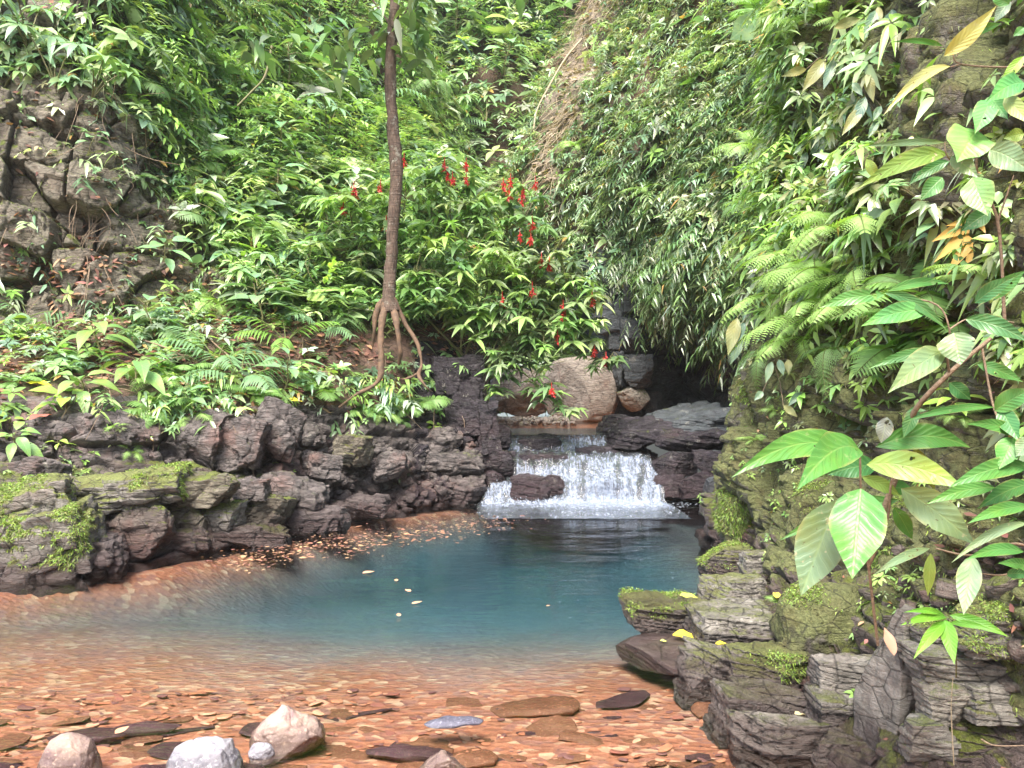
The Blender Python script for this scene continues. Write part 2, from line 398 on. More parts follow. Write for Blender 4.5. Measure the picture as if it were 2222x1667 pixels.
def bed_mat():
    m, t = newmat('stream_bed'); q = NB(t)
    p = q.vec((1, 1, 1)); n = q.noise(1.1, 5, p, .6); g = q.noise(24, 6, p, .75); pb = t.nodes.new('ShaderNodeTexVoronoi'); pb.inputs['Scale'].default_value = 16
    t.links.new(q.vec((1, 1.7, 1)), pb.inputs['Vector'])
    c = q.mix(q.ramp(g, .35, .65), (.34, .115, .065), (.56, .235, .13))
    c = q.mix(q.math('MULTIPLY', q.ramp(n, .45, .65), .5), c, (.34, .13, .07))
    hs = t.nodes.new('ShaderNodeSeparateColor'); t.links.new(pb.outputs['Color'], hs.inputs[0])
    c = q.mix(q.math('MULTIPLY', q.ramp(hs.outputs[0], .55, .9), .55), c, (.30, .15, .13))
    c = q.mix(q.math('MULTIPLY', q.ramp(hs.outputs[1], .75, .95), .6), c, (.80, .55, .34))
    pz = t.nodes.new('ShaderNodeSeparateXYZ'); ge = t.nodes.new('ShaderNodeNewGeometry'); t.links.new(ge.outputs['Position'], pz.inputs[0])
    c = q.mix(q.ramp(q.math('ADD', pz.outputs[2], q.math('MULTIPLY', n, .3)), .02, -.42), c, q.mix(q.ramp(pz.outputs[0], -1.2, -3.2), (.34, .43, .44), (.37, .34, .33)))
    q.out(q.bsdf(c, .7, q.bump(q.math('ADD', pb.outputs['Distance'], g), .8, .03), .2)); return m
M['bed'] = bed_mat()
def stone_mat(name, a, b, rough=.6):
    m, t = newmat(name); q = NB(t); o = q.vec((1, 1, 1)); oi = t.nodes.new('ShaderNodeObjectInfo')
    c = q.mix(q.ramp(q.noise(9, 7, o, .7), .35, .65), a, b)
    c = q.mix(q.math('MULTIPLY', oi.outputs['Random'], .55), c, tuple(x * .45 for x in a))
    pz = t.nodes.new('ShaderNodeSeparateXYZ'); ge = t.nodes.new('ShaderNodeNewGeometry'); t.links.new(ge.outputs['Position'], pz.inputs[0])
    wt = q.ramp(q.math('ADD', pz.outputs[2], q.math('MULTIPLY', q.noise(30, 4, o, .7), -.05)), .045, .0)
    c = q.mix(q.math('MULTIPLY', wt, .6), c, tuple(x * .3 for x in a))
    rough = q.math('SUBTRACT', rough, q.math('MULTIPLY', wt, rough * .6))
    c = q.mix(q.math('MULTIPLY', q.ramp(q.noise(60, 4, o, .7), .55, .7), .4), c, tuple(min(1, x * 1.5) for x in b))
    q.out(q.bsdf(c, rough, q.bump(q.noise(22, 7, o, .75), .8, .02), .4)); return m
M['st_orange'] = stone_mat('submerged_brown_stone', (.36, .14, .075), (.55, .26, .14))
M['st_purple'] = stone_mat('submerged_dark_stone', (.11, .05, .06), (.22, .11, .11))
M['st_pink'] = stone_mat('pink_granite', (.22, .14, .14), (.50, .37, .28), .55)
M['st_white'] = stone_mat('white_quartz', (.26, .25, .29), (.62, .60, .62), .45)
M['st_slate'] = stone_mat('wet_slate', (.16, .15, .21), (.36, .36, .44), .18)
# ------------------------------------------------------------------ terrain
def terrain(name, ctrl, nr, nc, disp, mats, matsel=None):
    g = net(ctrl, nr, nc); n = normals(g); p = g.reshape(-1, 3); nn = n.reshape(-1, 3)
    d = disp(p, nn); p = p + nn * d[:, None] if d.ndim == 1 else p + d
    mi = None; f = grid_faces(nr, nc)
    if matsel is not None:
        cen = p[f].mean(1); mi = matsel(cen)
    o = mesh(name, p, f, mats, True, mi=mi); tag(o, kind='structure')
    return o, p.reshape(nr, nc, 3)
def rowp(l): return [P(*x) for x in l]

A = [
 # px, py, d   (bottom row first, left to right)
 [P(px, HY + 2.8 * F / d, d) for px, d in ((-1500, 4.1), (-500, 5.5), (0, 6.4), (250, 6.9), (500, 8.0), (750, 9.8), (1040, 11.3), (1130, 12.2))],
 rowp([(-1500, 1480, 4.4), (-500, 1325, 5.8), (0, 1262, 6.75), (250, 1240, 7.2), (500, 1188, 8.3), (750, 1125, 10.1), (1040, 1088, 11.6), (1120, 1120, 12.4)]),
 rowp([(-1500, 1200, 4.6), (-500, 1110, 6.1), (0, 1110, 7.1), (250, 1095, 7.6), (500, 1095, 8.7), (750, 1085, 10.3), (1035, 1020, 11.9), (1100, 1020, 12.8)]),
 rowp([(-1500, 1080, 5.2), (-500, 1020, 6.9), (0, 1010, 7.9), (250, 1005, 8.5), (500, 1012, 9.3), (750, 1010, 10.6), (1030, 960, 12.2), (1085, 975, 13.2)]),
 rowp([(-1500, 950, 5.8), (-500, 920, 7.8), (0, 915, 8.3), (250, 895, 8.9), (500, 885, 9.5), (750, 905, 11.0), (1020, 890, 12.6), (1065, 930, 14.2)]),
 rowp([(-1500, 800, 6.6), (-500, 760, 9.0), (0, 745, 10.0), (250, 740, 10.5), (500, 750, 10.8), (750, 770, 11.7), (1010, 780, 13.2), (1060, 860, 15.4)]),
 rowp([(-1500, 660, 7.2), (-500, 655, 9.8), (0, 670, 10.8), (250, 670, 11.2), (500, 640, 12.1), (750, 640, 12.9), (1000, 660, 14.6), (1060, 760, 17.5)]),
 rowp([(-1500, 450, 7.3), (-500, 470, 9.9), (0, 470, 10.95), (250, 480, 11.5), (480, 470, 13.2), (740, 460, 15.5), (960, 470, 18.5), (1040, 600, 21)]),
 rowp([(-1500, 200, 7.6), (-500, 240, 10.1), (0, 250, 11.2), (250, 260, 12.0), (470, 270, 15), (720, 270, 18.6), (920, 270, 22.5), (1010, 420, 26)]),
 rowp([(-1500, -50, 8.2), (-500, 0, 10.8), (0, 20, 11.9), (250, 20, 13.0), (460, 40, 17), (700, 40, 22), (890, 60, 27), (980, 250, 31)]),
 rowp([(-1500, -500, 9), (-500, -500, 12), (0, -480, 13.4), (250, -460, 15), (440, -400, 20), (660, -380, 26), (850, -300, 32), (950, -100, 36)]),
]
def dispA(p, n):
    px, py = proj(p)
    cliff = sst(720 - py, 0, 60) * sst(560 - px + (450 - py) * -.0, 0, 140)
    rub = sst(px, 520, 640) * sst(py, 880, 940)
    led = sst(py, 1000, 1040) * (1 - sst(px, 640, 760))
    face = sst(py, 860, 890) * (1 - led) * (1 - rub)
    q = p @ np.array([[1, 0, .12], [0, 1, .05], [-.1, 0, 1]])
    f1, f2, c = cell(q / [.62, .8, .55] + fbm(p * .8, 2, 5)[:, None] * .18, 3, .7)
    e = sst(f2 - f1, 0, .07)
    d = cliff * ((c - .5) * .5 - (1 - e) * .26)
    g1, g2, c2 = cell(q / [.26, .3, .17] + fbm(p * 2.3, 3, 6)[:, None] * .4, 4)
    e2 = sst(g2 - g1, 0, .14)
    d = d + cliff * ((c2 - .5) * .09 * (c > .35) - (1 - e2) * .02)
    d = d + rub * ((c2 - .5) * .24 - (1 - e2) * .08)
    m1, m2, c3 = cell(q / [.8, .6, .3] + fbm(p * 1.6, 3, 8)[:, None] * .4, 7)
    e3 = sst(m2 - m1, 0, .12)
    d = d + (led + face) * ((c3 - .5) * .26 - (1 - e3) * .12 + (c2 - .5) * .08)
    d = d + fbm(p * 1.1, 5, 2) * .16 + fbm(p * 7, 4, 9) * .03
    far = sst(p[:, 1], 14, 22)
    return d + far * fbm(p * .35, 4, 12) * 1.3
def selA(c):
    px, py = proj(c)
    r = np.full(len(c), 4)
    n = fbm(c * 1.5, 3, 3)
    r[(py < 700) & (px < 560 + n * 90)] = 0
    r[(py > 860) & (px < 640 + n * 50)] = 3
    r[(py > 880) & (px >= 600 + n * 60)] = 1
    r[(py > 1000) & (px < 640)] = 2
    r[(px > 900) & (py > 740) & (py < 1100)] = 5
    return r
left_o, GA = terrain('left_bank', A, 620, 900, dispA, [M['rock'], M['rubble'], M['ledge'], M['rubble'], M['earth'], M['rock_dark']], selA)

Bc = [rowp([(700, 905, 21), (1000, 905, 22), (1200, 900, 24), (1400, 900, 26), (1700, 900, 26)]),
      rowp([(700, 700, 24), (1000, 720, 24.5), (1200, 740, 26), (1400, 740, 28), (1700, 740, 28)]),
      rowp([(700, 400, 26), (1000, 430, 27), (1200, 450, 28.5), (1400, 450, 30), (1700, 450, 30)]),
      rowp([(700, 150, 29), (1000, 180, 30), (1200, 200, 31), (1400, 200, 33), (1700, 200, 33)]),
      rowp([(650, -150, 33), (1000, -120, 33), (1200, -100, 34), (1400, -100, 36), (1700, -100, 36)]),
      rowp([(500, -700, 40), (1000, -700, 40), (1200, -700, 41), (1400, -700, 43), (1700, -700, 43)])]
hill_o, GB = terrain('far_hill', Bc, 120, 140, lambda p, n: fbm(p * .3, 5, 21) * 2.0, [M['earth']])

Cc = [rowp([(1285, 925, 27), (1305, 925, 19.6), (1400, 925, 18.8), (1470, 930, 18.6), (1540, 940, 16.5), (1640, 950, 14.2), (1800, 960, 13)]),
      rowp([(1285, 830, 27), (1300, 830, 19.4), (1400, 830, 18.6), (1480, 830, 20.5), (1545, 830, 18.6), (1640, 830, 14.6), (1800, 830, 13)]),
      rowp([(1280, 740, 27), (1300, 740, 19.2), (1390, 740, 18.5), (1470, 735, 20.0), (1545, 735, 17.6), (1640, 740, 14.2), (1800, 740, 13)]),
      rowp([(1240, 650, 27), (1275, 650, 19.4), (1370, 650, 18.2), (1440, 650, 17.0), (1540, 660, 15.0), (1640, 650, 13.3), (1800, 650, 12.5)]),
      rowp([(1190, 510, 27), (1230, 510, 19.8), (1330, 510, 18.3), (1430, 510, 16.8), (1540, 510, 14.5), (1640, 510, 13), (1800, 510, 12)]),
      rowp([(1140, 370, 29), (1185, 370, 21.5), (1300, 370, 18.8), (1420, 370, 17), (1540, 370, 14.8), (1660, 370, 13), (1800, 370, 12)]),
      rowp([(1180, 200, 31), (1225, 200, 24), (1320, 200, 20.3), (1430, 200, 18), (1550, 200, 15.5), (1680, 200, 13.5), (1800, 200, 12.5)]),
      rowp([(1250, 30, 33), (1290, 30, 26), (1365, 30, 22.5), (1450, 30, 20), (1570, 30, 17), (1690, 30, 14.5), (1800, 30, 13)]),
      rowp([(1300, -350, 40), (1350, -350, 33), (1420, -350, 28), (1500, -350, 24), (1600, -350, 20), (1720, -350, 17), (1800, -350, 15)])]
def dispC(p, n):
    px, py = proj(p)
    rk = sst(py, 560, 640)
    q = p
    f1, f2, c = cell(q / [.75, .9, .85] + fbm(p, 3, 15)[:, None] * .3, 13)
    d = rk * ((c - .5) * .6 - (1 - sst(f2 - f1, 0, .12)) * .25)
    g1, g2, c2 = cell(q / [.3, .3, .22] + fbm(p * 2, 3, 16)[:, None] * .3, 14)
    return d + rk * (c2 - .5) * .14 + (1 - rk) * (fbm(p * .7, 4, 17) * .8 + fbm(p * [1.6, 1.6, .5], 3, 18) * .35) + fbm(p * 3, 3, 19) * .06
def selC(c):
    px, py = proj(c); r = np.full(len(c), 1)
    r[py > 540] = 0
    n = fbm(c * .9, 3, 4)
    cx = 1305 - (py - 30) * .31
    r[(py < 400) & (np.abs(px - cx + 10) < 46 + n * 30)] = 2
    return r
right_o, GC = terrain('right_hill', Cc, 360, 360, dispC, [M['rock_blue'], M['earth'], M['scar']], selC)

Ys = [0.2, 1.2, 2.2, 3, 4, 5, 6, 7, 8, 9, 9.7, 10.3, 10.9]
XT = {-.7: [1.3, 1.3, 1.3, 1.3, 1.3, 1.4, 1.5, 2.0, 2.1, 2.2, 2.45, 3.4, 5],
      0: [1.5, 1.5, 1.5, 1.45, 1.45, 1.5, 1.75, 2.02, 2.1, 2.2, 2.45, 3.4, 5],
      .35: [2.0, 1.95, 1.95, 1.9, 1.9, 1.95, 2.0, 2.15, 2.2, 2.25, 2.5, 3.4, 5],
      .85: [2.15, 2.1, 2.1, 2.1, 2.2, 2.3, 2.3, 2.3, 2.3, 2.35, 2.6, 3.5, 5],
      1.4: [2.0, 1.95, 2.0, 2.15, 2.3, 2.4, 2.45, 2.42, 2.4, 2.45, 2.7, 3.5, 5],
      2.0: [2.1, 2.1, 2.1, 2.3, 2.45, 2.55, 2.6, 2.55, 2.5, 2.55, 2.8, 3.6, 5],
      3.0: [2.2, 2.2, 2.3, 2.5, 2.65, 2.75, 2.8, 2.8, 2.75, 2.8, 3.0, 3.9, 5.4],
      4.2: [2.4, 2.5, 2.6, 2.7, 2.9, 3.0, 3.1, 3.1, 3.05, 3.1, 3.3, 4.2, 5.8],
      6.0: [2.8, 2.9, 3.0, 3.1, 3.2, 3.3, 3.4, 3.4, 3.4, 3.4, 3.7, 4.7, 6.3],
      9.5: [3.8, 3.8, 3.9, 4.0, 4.1, 4.2, 4.2, 4.2, 4.2, 4.2, 4.5, 5.6, 7.2]}
Dc = [[np.array([x, y, z]) for x, y in zip(XT[z], Ys)] for z in XT]
def dispD(p, n):
    q = p / [.6, .7, 1.15]
    f1, f2, c = cell(q + fbm(p * 1.4, 3, 25)[:, None] * .25, 23, .75)
    k = sst(p[:, 2], .35, .8)
    lump = 1 - np.clip(f1 * 1.4, 0, 1) ** 2
    d = k * ((c - .5) * .42 + lump * .10 - (1 - sst(f2 - f1, 0, .09)) * .28)
    y1, y2, yc = cell(p / [.4, .22, .7] + fbm(p * 2.1, 3, 45)[:, None] * .3, 43)
    d = d + k * ((yc - .5) * .12 - (1 - sst(y2 - y1, 0, .12)) * .06)
    l_ = np.abs((p[:, 2] / .13 + fbm(p * 1.5, 3, 46) * 1.2) % 1 - .5) * 2
    d = d + (h3(np.floor(p[:, 2] / .13 + fbm(p * 1.5, 3, 46) * 1.2).astype(int), np.zeros(len(p), int), np.zeros(len(p), int), 4) - .5) * .05 - (l_ > .85) * .02
    g1, g2, c2 = cell(p / [.3, .42, .2] + fbm(p * 2, 3, 26)[:, None] * .3, 24)
    d = d + (1 - k) * ((c2 - .5) * .2 - (1 - sst(g2 - g1, 0, .12)) * .07) + k * (c2 - .5) * .05
    o = n * (-(d + fbm(p * 2.2, 4, 27) * .10 + fbm(p * 9, 3, 28) * .015))[:, None]
    return o
# wall normals point away from the pool with this winding, so displacement is negated above
def selD(c):
    n = fbm(c * 1.2, 3, 30); r = np.zeros(len(c), int)
    r[(c[:, 2] + n * .4) < .35] = 1
    return r
wall_o, GD = terrain('right_wall', Dc, 420, 520, dispD, [M['moss'], M['ledge']], selD)

# stream bed and pool water
def bedz(x, y):
    xs = np.interp(y, [3, 5.8, 6.75, 7.2, 8.3, 10.1, 11.6], [-7, -5.3, -4.28, -3.54, -2.9, -2.08, -.6])
    d = np.interp(y, [0, 3.4, 4.0, 4.6, 5.2, 6.0, 7.0, 8.5, 12], [.05, .06, .07, .09, .15, .29, .46, .6, .64])
    k = sst(x - xs, -.1, 1.1) * (.8 + .2 * sst(x, -3.6, -1.2)) * (1 - sst(x, 1.2, 2.2) * .5)
    k = k * (1 - .3 * sst(-x, .5, 4.5) * (1 - sst(y, 4.5, 8)))
    return -(d * np.maximum(k, sst(y, 4.6, 3.4) * .9 + .08) + .045)
bx = np.linspace(-9, 3.2, 330); by = np.linspace(-4, 12.6, 420)
X, Y = np.meshgrid(bx, by); p = np.stack([X, Y, bedz(X, Y)], -1).reshape(-1, 3)
p[:, 2] += fbm(p * 1.3, 4, 31) * .02 + fbm(p * [6, 9, 1], 3, 32) * .014
p[:, 2] += sst(-p[:, 1], -2.9, 1.0) * .5
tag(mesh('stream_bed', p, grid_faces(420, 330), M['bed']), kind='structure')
# pool: closed body of water, fine surface
nx, ny = 260, 300
X, Y = np.meshgrid(np.linspace(-8.8, 3.1, nx), np.linspace(-3.5, 11.9, ny))
Z = fbm(np.stack([X.ravel() * 1.6, Y.ravel() * 3.2, X.ravel() * 0], -1), 3, 33).reshape(ny, nx) * .006
Z += sst(Y, 9.2, 11.6) * sst(X, -1.6, -.3) * fbm(np.stack([X.ravel() * 5, Y.ravel() * 9, X.ravel() * 0], -1), 3, 34).reshape(ny, nx) * .035
Z[0] = Z[-1] = 0; Z[:, 0] = Z[:, -1] = 0
top = np.stack([X, Y, Z], -1).reshape(-1, 3)
cor = [(0, 0), (0, nx - 1), (ny - 1, nx - 1), (ny - 1, 0)]
n0 = len(top); low = np.array([[-8.8, -3.5, -2.6], [3.1, -3.5, -2.6], [3.1, 11.9, -2.6], [-8.8, 11.9, -2.6]])
me_f = grid_faces(ny, nx)
import itertools
edges = [[0 * nx + i for i in range(nx)], [j * nx + nx - 1 for j in range(ny)], [(ny - 1) * nx + i for i in range(nx - 1, -1, -1)], [j * nx for j in range(ny - 1, -1, -1)]]
wm = bpy.data.meshes.new('pool_water')
pf = me_f.tolist()
for k, e in enumerate(edges): pf.append([n0 + k] + e + [n0 + (k + 1) % 4] if False else ([n0 + (k + 1) % 4] + e[::-1] + [n0 + k]))
pf.append([n0 + 3, n0 + 2, n0 + 1, n0])
wm.from_pydata(np.r_[top, low].tolist(), [], pf); wm.materials.append(M['pool'])
wm.polygons.foreach_set('use_smooth', [True] * len(me_f) + [False] * 5)
wo = bpy.data.objects.new('pool_water', wm); COL.objects.link(wo); tag(wo, kind='structure')
# upper stream
X, Y = np.meshgrid(np.linspace(-.8, 4.6, 90), np.linspace(12.95, 27, 120))
p = np.stack([X, Y, X * 0 + .80], -1).reshape(-1, 3); p[:, 2] += fbm(p * 1.2, 3, 41) * .05 - sst(p[:, 1], 13.3, 12.9) * .02
tag(mesh('upper_stream_bed', p, grid_faces(120, 90), M['bed']), kind='structure')
p = np.stack([X, Y, X * 0 + .868], -1).reshape(-1, 3); p[:, 2] += fbm(p * [2, 4, 1], 3, 42) * .008
tag(mesh('upper_stream', p, grid_faces(120, 90), M['stream']), kind='structure')

def bvh(g, st=3):
    a = g[::st, ::st]; nr, nc = a.shape[:2]
    return BVHTree.FromPolygons(a.reshape(-1, 3).tolist(), grid_faces(nr, nc).tolist())
TREES = [bvh(GA, 4), bvh(GB, 1), bvh(GC, 3), bvh(GD, 4)]
def cast(px, py, which=None):
    o = Vector((0, 0, H)); d = Vector(P(px, py, 1.0)) - o; d.normalize(); best = None
    for i, t in enumerate(TREES):
        if which is not None and i not in which: continue
        h = t.ray_cast(o, d)
        if h[0] is not None and (best is None or h[3] < best[3]): best = h
    if best is None: return Vector(P(px, py, 12)), Vector((0, -1, .3))
    n = best[1]
    if n.dot(d) > 0: n = -n
    return best[0], n
# ------------------------------------------------------------------ rocks
def cube_sphere(n):
    vs = []; fs = []; l = np.linspace(-1, 1, n + 1); k = 0
    a, b = np.meshgrid(l, l)
    for ax in range(3):
        for sg in (-1, 1):
            g = np.zeros((n + 1, n + 1, 3)); g[..., ax] = sg; g[..., (ax + 1) % 3] = a * sg; g[..., (ax + 2) % 3] = b
            vs.append(g.reshape(-1, 3)); fs.append(grid_faces(n + 1, n + 1) + k); k += (n + 1) ** 2
    v = np.concatenate(vs); f = np.concatenate(fs)
    key = np.round(v * 1e5).astype(np.int64); _, i, inv = np.unique(key, axis=0, return_index=True, return_inverse=True)
    return v[i], inv.reshape(-1)[f]
CS = {n: cube_sphere(n) for n in (8, 14, 24, 36)}
def rock_shape(size, seed, block=.75, n=24, cuts=7, rough=.05, strata=.0, taper=0., chip=.12, lt=None):
    """size = full extents; block 0 = ellipsoid, 1 = box; random plane cuts give flat facets"""
    r = np.random.default_rng(seed)
    v, f = CS[n]; c = v.copy(); s = v / np.linalg.norm(v, axis=1, keepdims=True)
    p = c * block * .92 + s * (1 - block) * 1.0
    for k in range(cuts):
        d = r.normal(size=3); d /= np.linalg.norm(d); lim = r.uniform(.62, .98) * (1 if k < cuts * .6 else 1.1)
        h = p @ d; m = h > lim; p[m] -= (h[m] - lim)[:, None] * d[None] * .93
    if taper: p[:, :2] *= (1 - taper * (p[:, 2:] + 1) / 2)
    p = p * np.asarray(size)[None] / 2
    sc = max(size); off = seed * 3.7
    nn = s
    p = p + nn * (fbm(p / sc * 3 + off, 4, seed % 50) * rough * 1.3 * sc + fbm(p / sc * 13 + off, 3, seed % 50 + 3) * rough * .35 * sc)[:, None]
    if strata:
        z = p[:, 2] + .12 * p[:, 0] + fbm(p / sc * 2 + off, 2, 3) * .1 * size[2]
        lt = lt or max(.022, size[2] * .16)
        t = np.abs((z / lt) % 1 - .5) * 2
        ledge = h3(np.floor(z / lt).astype(int), np.zeros(len(z), int), np.zeros(len(z), int), seed)
        hz = nn * [1, 1, .1]
        p = p + hz * ((ledge - .5) * strata * sc * 1.1 - (t > .86) * strata * sc * .5)[:, None]
    if chip:
        f1, f2, cc = cell(p / sc * 3.3 + off + fbm(p / sc * 3, 2, 4)[:, None] * .3, seed % 60)
        p = p + nn * ((cc - .5) * chip * sc * .35 - (1 - sst(f2 - f1, 0, .1)) * chip * sc * .18)[:, None]
    return p, f
def rot3(rx, ry, rz): return np.array(Euler((rx, ry, rz)).to_matrix())
RK = [100]; MOSSY = []
def rock(x0, y0, x1, y1, d, mat, label, name='rock_block', cat='rock', depth=None, block=.8, rot=(0, 0, 0), n=36, group=None, grow=1.04, **k):
    """a rock filling the photo box (x0,y0)-(x1,y1) at distance d"""
    RK[0] += 1
    a = P(x0, y0, d); b = P(x1, y1, d); wd, ht = b[0] - a[0], a[2] - b[2]
    dp = depth or max(wd, ht) * .8
    sc = abs(math.cos(rot[1])); 
    v, f = rock_shape((wd * grow, dp, ht * grow), RK[0], block, n, **k)
    v = v @ rot3(*rot).T
    c = (a + b) / 2; c = c + [0, dp * .4, 0]; c[2] -= 0
    lo = v[:, 2].min(); base = np.array([c[0], c[1], c[2] + lo])
    if mat in ('moss', 'moss_half'): MOSSY.append((v + c, f, mat))
    o = mesh(name, v + c, f, M[mat] if isinstance(mat, str) else mat, True, loc=base)
    return tag(o, label, cat, group)

# left ledge
LB = [
 (-60, 1128, 160, 1275, 6.75, 'moss_half', 'mossy boulder with bright green patch at the far left of the waterline', dict(rot=(.1, -.25, .2), block=.6)),
 (-80, 1055, 130, 1150, 7.0, 'moss_half', 'green stained block resting on top of the mossy boulder at the left edge', dict(rot=(0, -.1, .1))),
 (120, 1040, 352, 1118, 7.4, 'moss_half', 'long mossy slab on the left ledge below the leaf litter', dict(rot=(0, -.10, .1), strata=.03)),
 (345, 1030, 500, 1100, 7.95, 'rock', 'pale rounded block beside the long mossy slab on the left ledge', dict(block=.7, rot=(0, .06, .15))),
 (212, 1108, 345, 1215, 7.45, 'ledge', 'reddish undercut block just above the water under the long mossy slab', dict(strata=.03, rot=(0, -.12, .2))),
 (318, 1098, 432, 1162, 7.9, 'rock', 'smooth square grey face block beneath the pale rounded block', dict(block=.95, cuts=3)),
 (428, 1098, 512, 1158, 8.1, 'moss_half', 'small square block with olive moss in the middle of the left ledge', dict(block=.9)),
 (445, 1148, 605, 1200, 8.15, 'ledge', 'low flat ledge stone with a bright moss rim at the waterline', dict(block=.85, rot=(0, -.08, .2))),
 (300, 1158, 452, 1212, 7.8, 'ledge', 'wide purple foot stone at the waterline left of the moss rimmed stone', dict(block=.6)),
 (508, 1078, 622, 1150, 8.6, 'rock', 'tilted grey block where the left ledge turns toward the falls', dict(rot=(0, .1, .3))),
 (498, 1045, 572, 1086, 8.5, 'rubble', 'small dark cube wedged behind the tilted grey block', dict()),
 (552, 1042, 690, 1118, 9.0, 'rubble', 'smooth dark purple boulder behind the tilted grey block', dict(block=.4, rot=(0, .15, 0))),
 (600, 1108, 740, 1160, 9.0, 'rubble', 'low dark stone at the waterline right of the ledge', dict(block=.5)),
 (700, 1085, 830, 1130, 9.9, 'rubble', 'wet dark stone at the waterline halfway to the falls', dict(block=.5)),
 (60, 1175, 235, 1262, 6.95, 'rubble', 'crumbled purple rock heap at the waterline beside the mossy boulder', dict(block=.3, chip=.3, rough=.09)),
 (0, 990, 120, 1060, 7.7, 'rubble', 'dark weathered outcrop above the left edge boulder under a small plant', dict(block=.6)),
 (372, 890, 470, 1020, 9.0, 'rubble', 'upright slanted rock rib left of the dark vertical crevice', dict(rot=(0, .25, 0), block=.8)),
 (470, 905, 560, 1030, 9.1, 'rubble', 'upright slanted rock rib right of the dark vertical crevice', dict(rot=(0, .3, 0), block=.8)),
 (545, 872, 640, 990, 9.4, 'rubble', 'leaning triangular rock face under the ferns', dict(rot=(0, .35, .2), block=.8)),
 (720, 948, 800, 1010, 10.3, 'rock', 'pale angular block standing out of the broken slope', dict(rot=(0, .1, .2), block=.9)),
 (800, 985, 880, 1040, 10.6, 'rubble', 'brown wedge of rock in the broken slope nearer the falls', dict(rot=(0, -.3, .2))),
 (640, 985, 730, 1040, 9.7, 'rubble', 'dark angular lump in the broken slope left of the pale block', dict(rot=(0, .2, .4))),
 (862, 930, 1000, 1000, 11.6, 'rubble', 'square shouldered brown block at the foot of the dark cliff block', dict(block=.85)),
 (932, 775, 1042, 885, 12.3, 'rock_dark', 'tall dark cliff block under the flowering shrub right of the roots', dict(block=.95, cuts=3, rot=(0, -.03, .25))),
 (965, 868, 1045, 945, 12.0, 'rock_dark', 'dark jutting block with a pale flat top left of the upright slate', dict(block=.9, cuts=3, rot=(0, .05, .2))),
 (1032, 858, 1076, 985, 11.9, 'rock_dark', 'narrow upright slate slab left of the waterfall lip', dict(block=.95, cuts=2, rot=(0, -.1, .3), strata=.0, depth=.5)),
 (1070, 925, 1108, 975, 12.4, 'rock_dark', 'small wet rock between the upright slate and the waterfall lip', dict(block=.5)),
 (1028, 978, 1118, 1040, 11.95, 'rock_dark', 'upper wet block at the left side of the waterfall', dict(block=.9, cuts=3, strata=.03)),
 (1035, 1030, 1092, 1095, 11.75, 'rock_dark', 'lower wet block at the left foot of the waterfall', dict(block=.85, strata=.03)),
 (930, 985, 1040, 1040, 11.5, 'rubble', 'brown layered block left of the wet blocks of the waterfall', dict(block=.85, strata=.03)),
 (900, 1040, 1045, 1098, 11.3, 'rubble', 'layered dark red shelf at the waterline left of the waterfall', dict(block=.8, strata=.04)),
]
for x0, y0, x1, y1, d, m, l, k in LB:
    k['grow'] = 1.2 if y0 > 1000 else 1.12
    k.setdefault('strata', .02); k.setdefault('chip', .2); k['block'] = min(.97, k.get('block', .8) + .1)
    rock(x0, y0, x1, y1, d, m, l, **k)
# falls: rocks under and beside
FB = [
 (1100, 1036, 1230, 1098, 11.42, 'rock_dark', 'dark red rock parting the lowest cascade', dict(block=.6, strata=.03)),
 (1120, 985, 1240, 1040, 12.15, 'rock_dark', 'wet rock under the thin left veil of the middle cascade', dict(block=.7)),
 (1110, 945, 1225, 985, 12.8, 'rock_dark', 'brown rock splitting the top of the waterfall', dict(block=.6)),
 (1235, 962, 1440, 1100, 12.55, 'rock_dark', 'broad wet rock step hidden behind the right cascade', dict(block=.7, depth=1.2)),
 (1310, 905, 1470, 975, 12.6, 'rock_dark', 'left end of the layered rock shelf right of the waterfall lip', dict(block=.85, strata=.04, depth=1.6)),
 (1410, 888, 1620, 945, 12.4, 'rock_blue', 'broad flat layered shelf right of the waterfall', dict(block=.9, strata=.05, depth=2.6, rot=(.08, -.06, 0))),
 (1425, 938, 1610, 985, 11.9, 'rock_dark', 'dark wet block under the flat shelf, second from the top', dict(block=.9, strata=.04)),
 (1418, 980, 1520, 1035, 11.7, 'rock_dark', 'wet square block on the right edge of the waterfall', dict(block=.9, strata=.03)),
 (1512, 975, 1610, 1040, 11.3, 'rock_dark', 'glossy black block beside the mossy wall', dict(block=.85, strata=.04)),
 (1420, 1030, 1490, 1092, 11.5, 'rock_dark', 'lowest purple block at the right foot of the waterfall', dict(block=.85)),
 (1480, 1025, 1560, 1092, 11.2, 'rock_dark', 'stacked wet block right of the lowest purple block', dict(block=.85, strata=.05)),
 (1525, 1035, 1610, 1128, 10.6, 'rock_blue', 'rounded wet rock at the foot of the mossy wall', dict(block=.6)),
]
for x0, y0, x1, y1, d, m, l, k in FB: rock(x0, y0, x1, y1, d, m, l, **k)
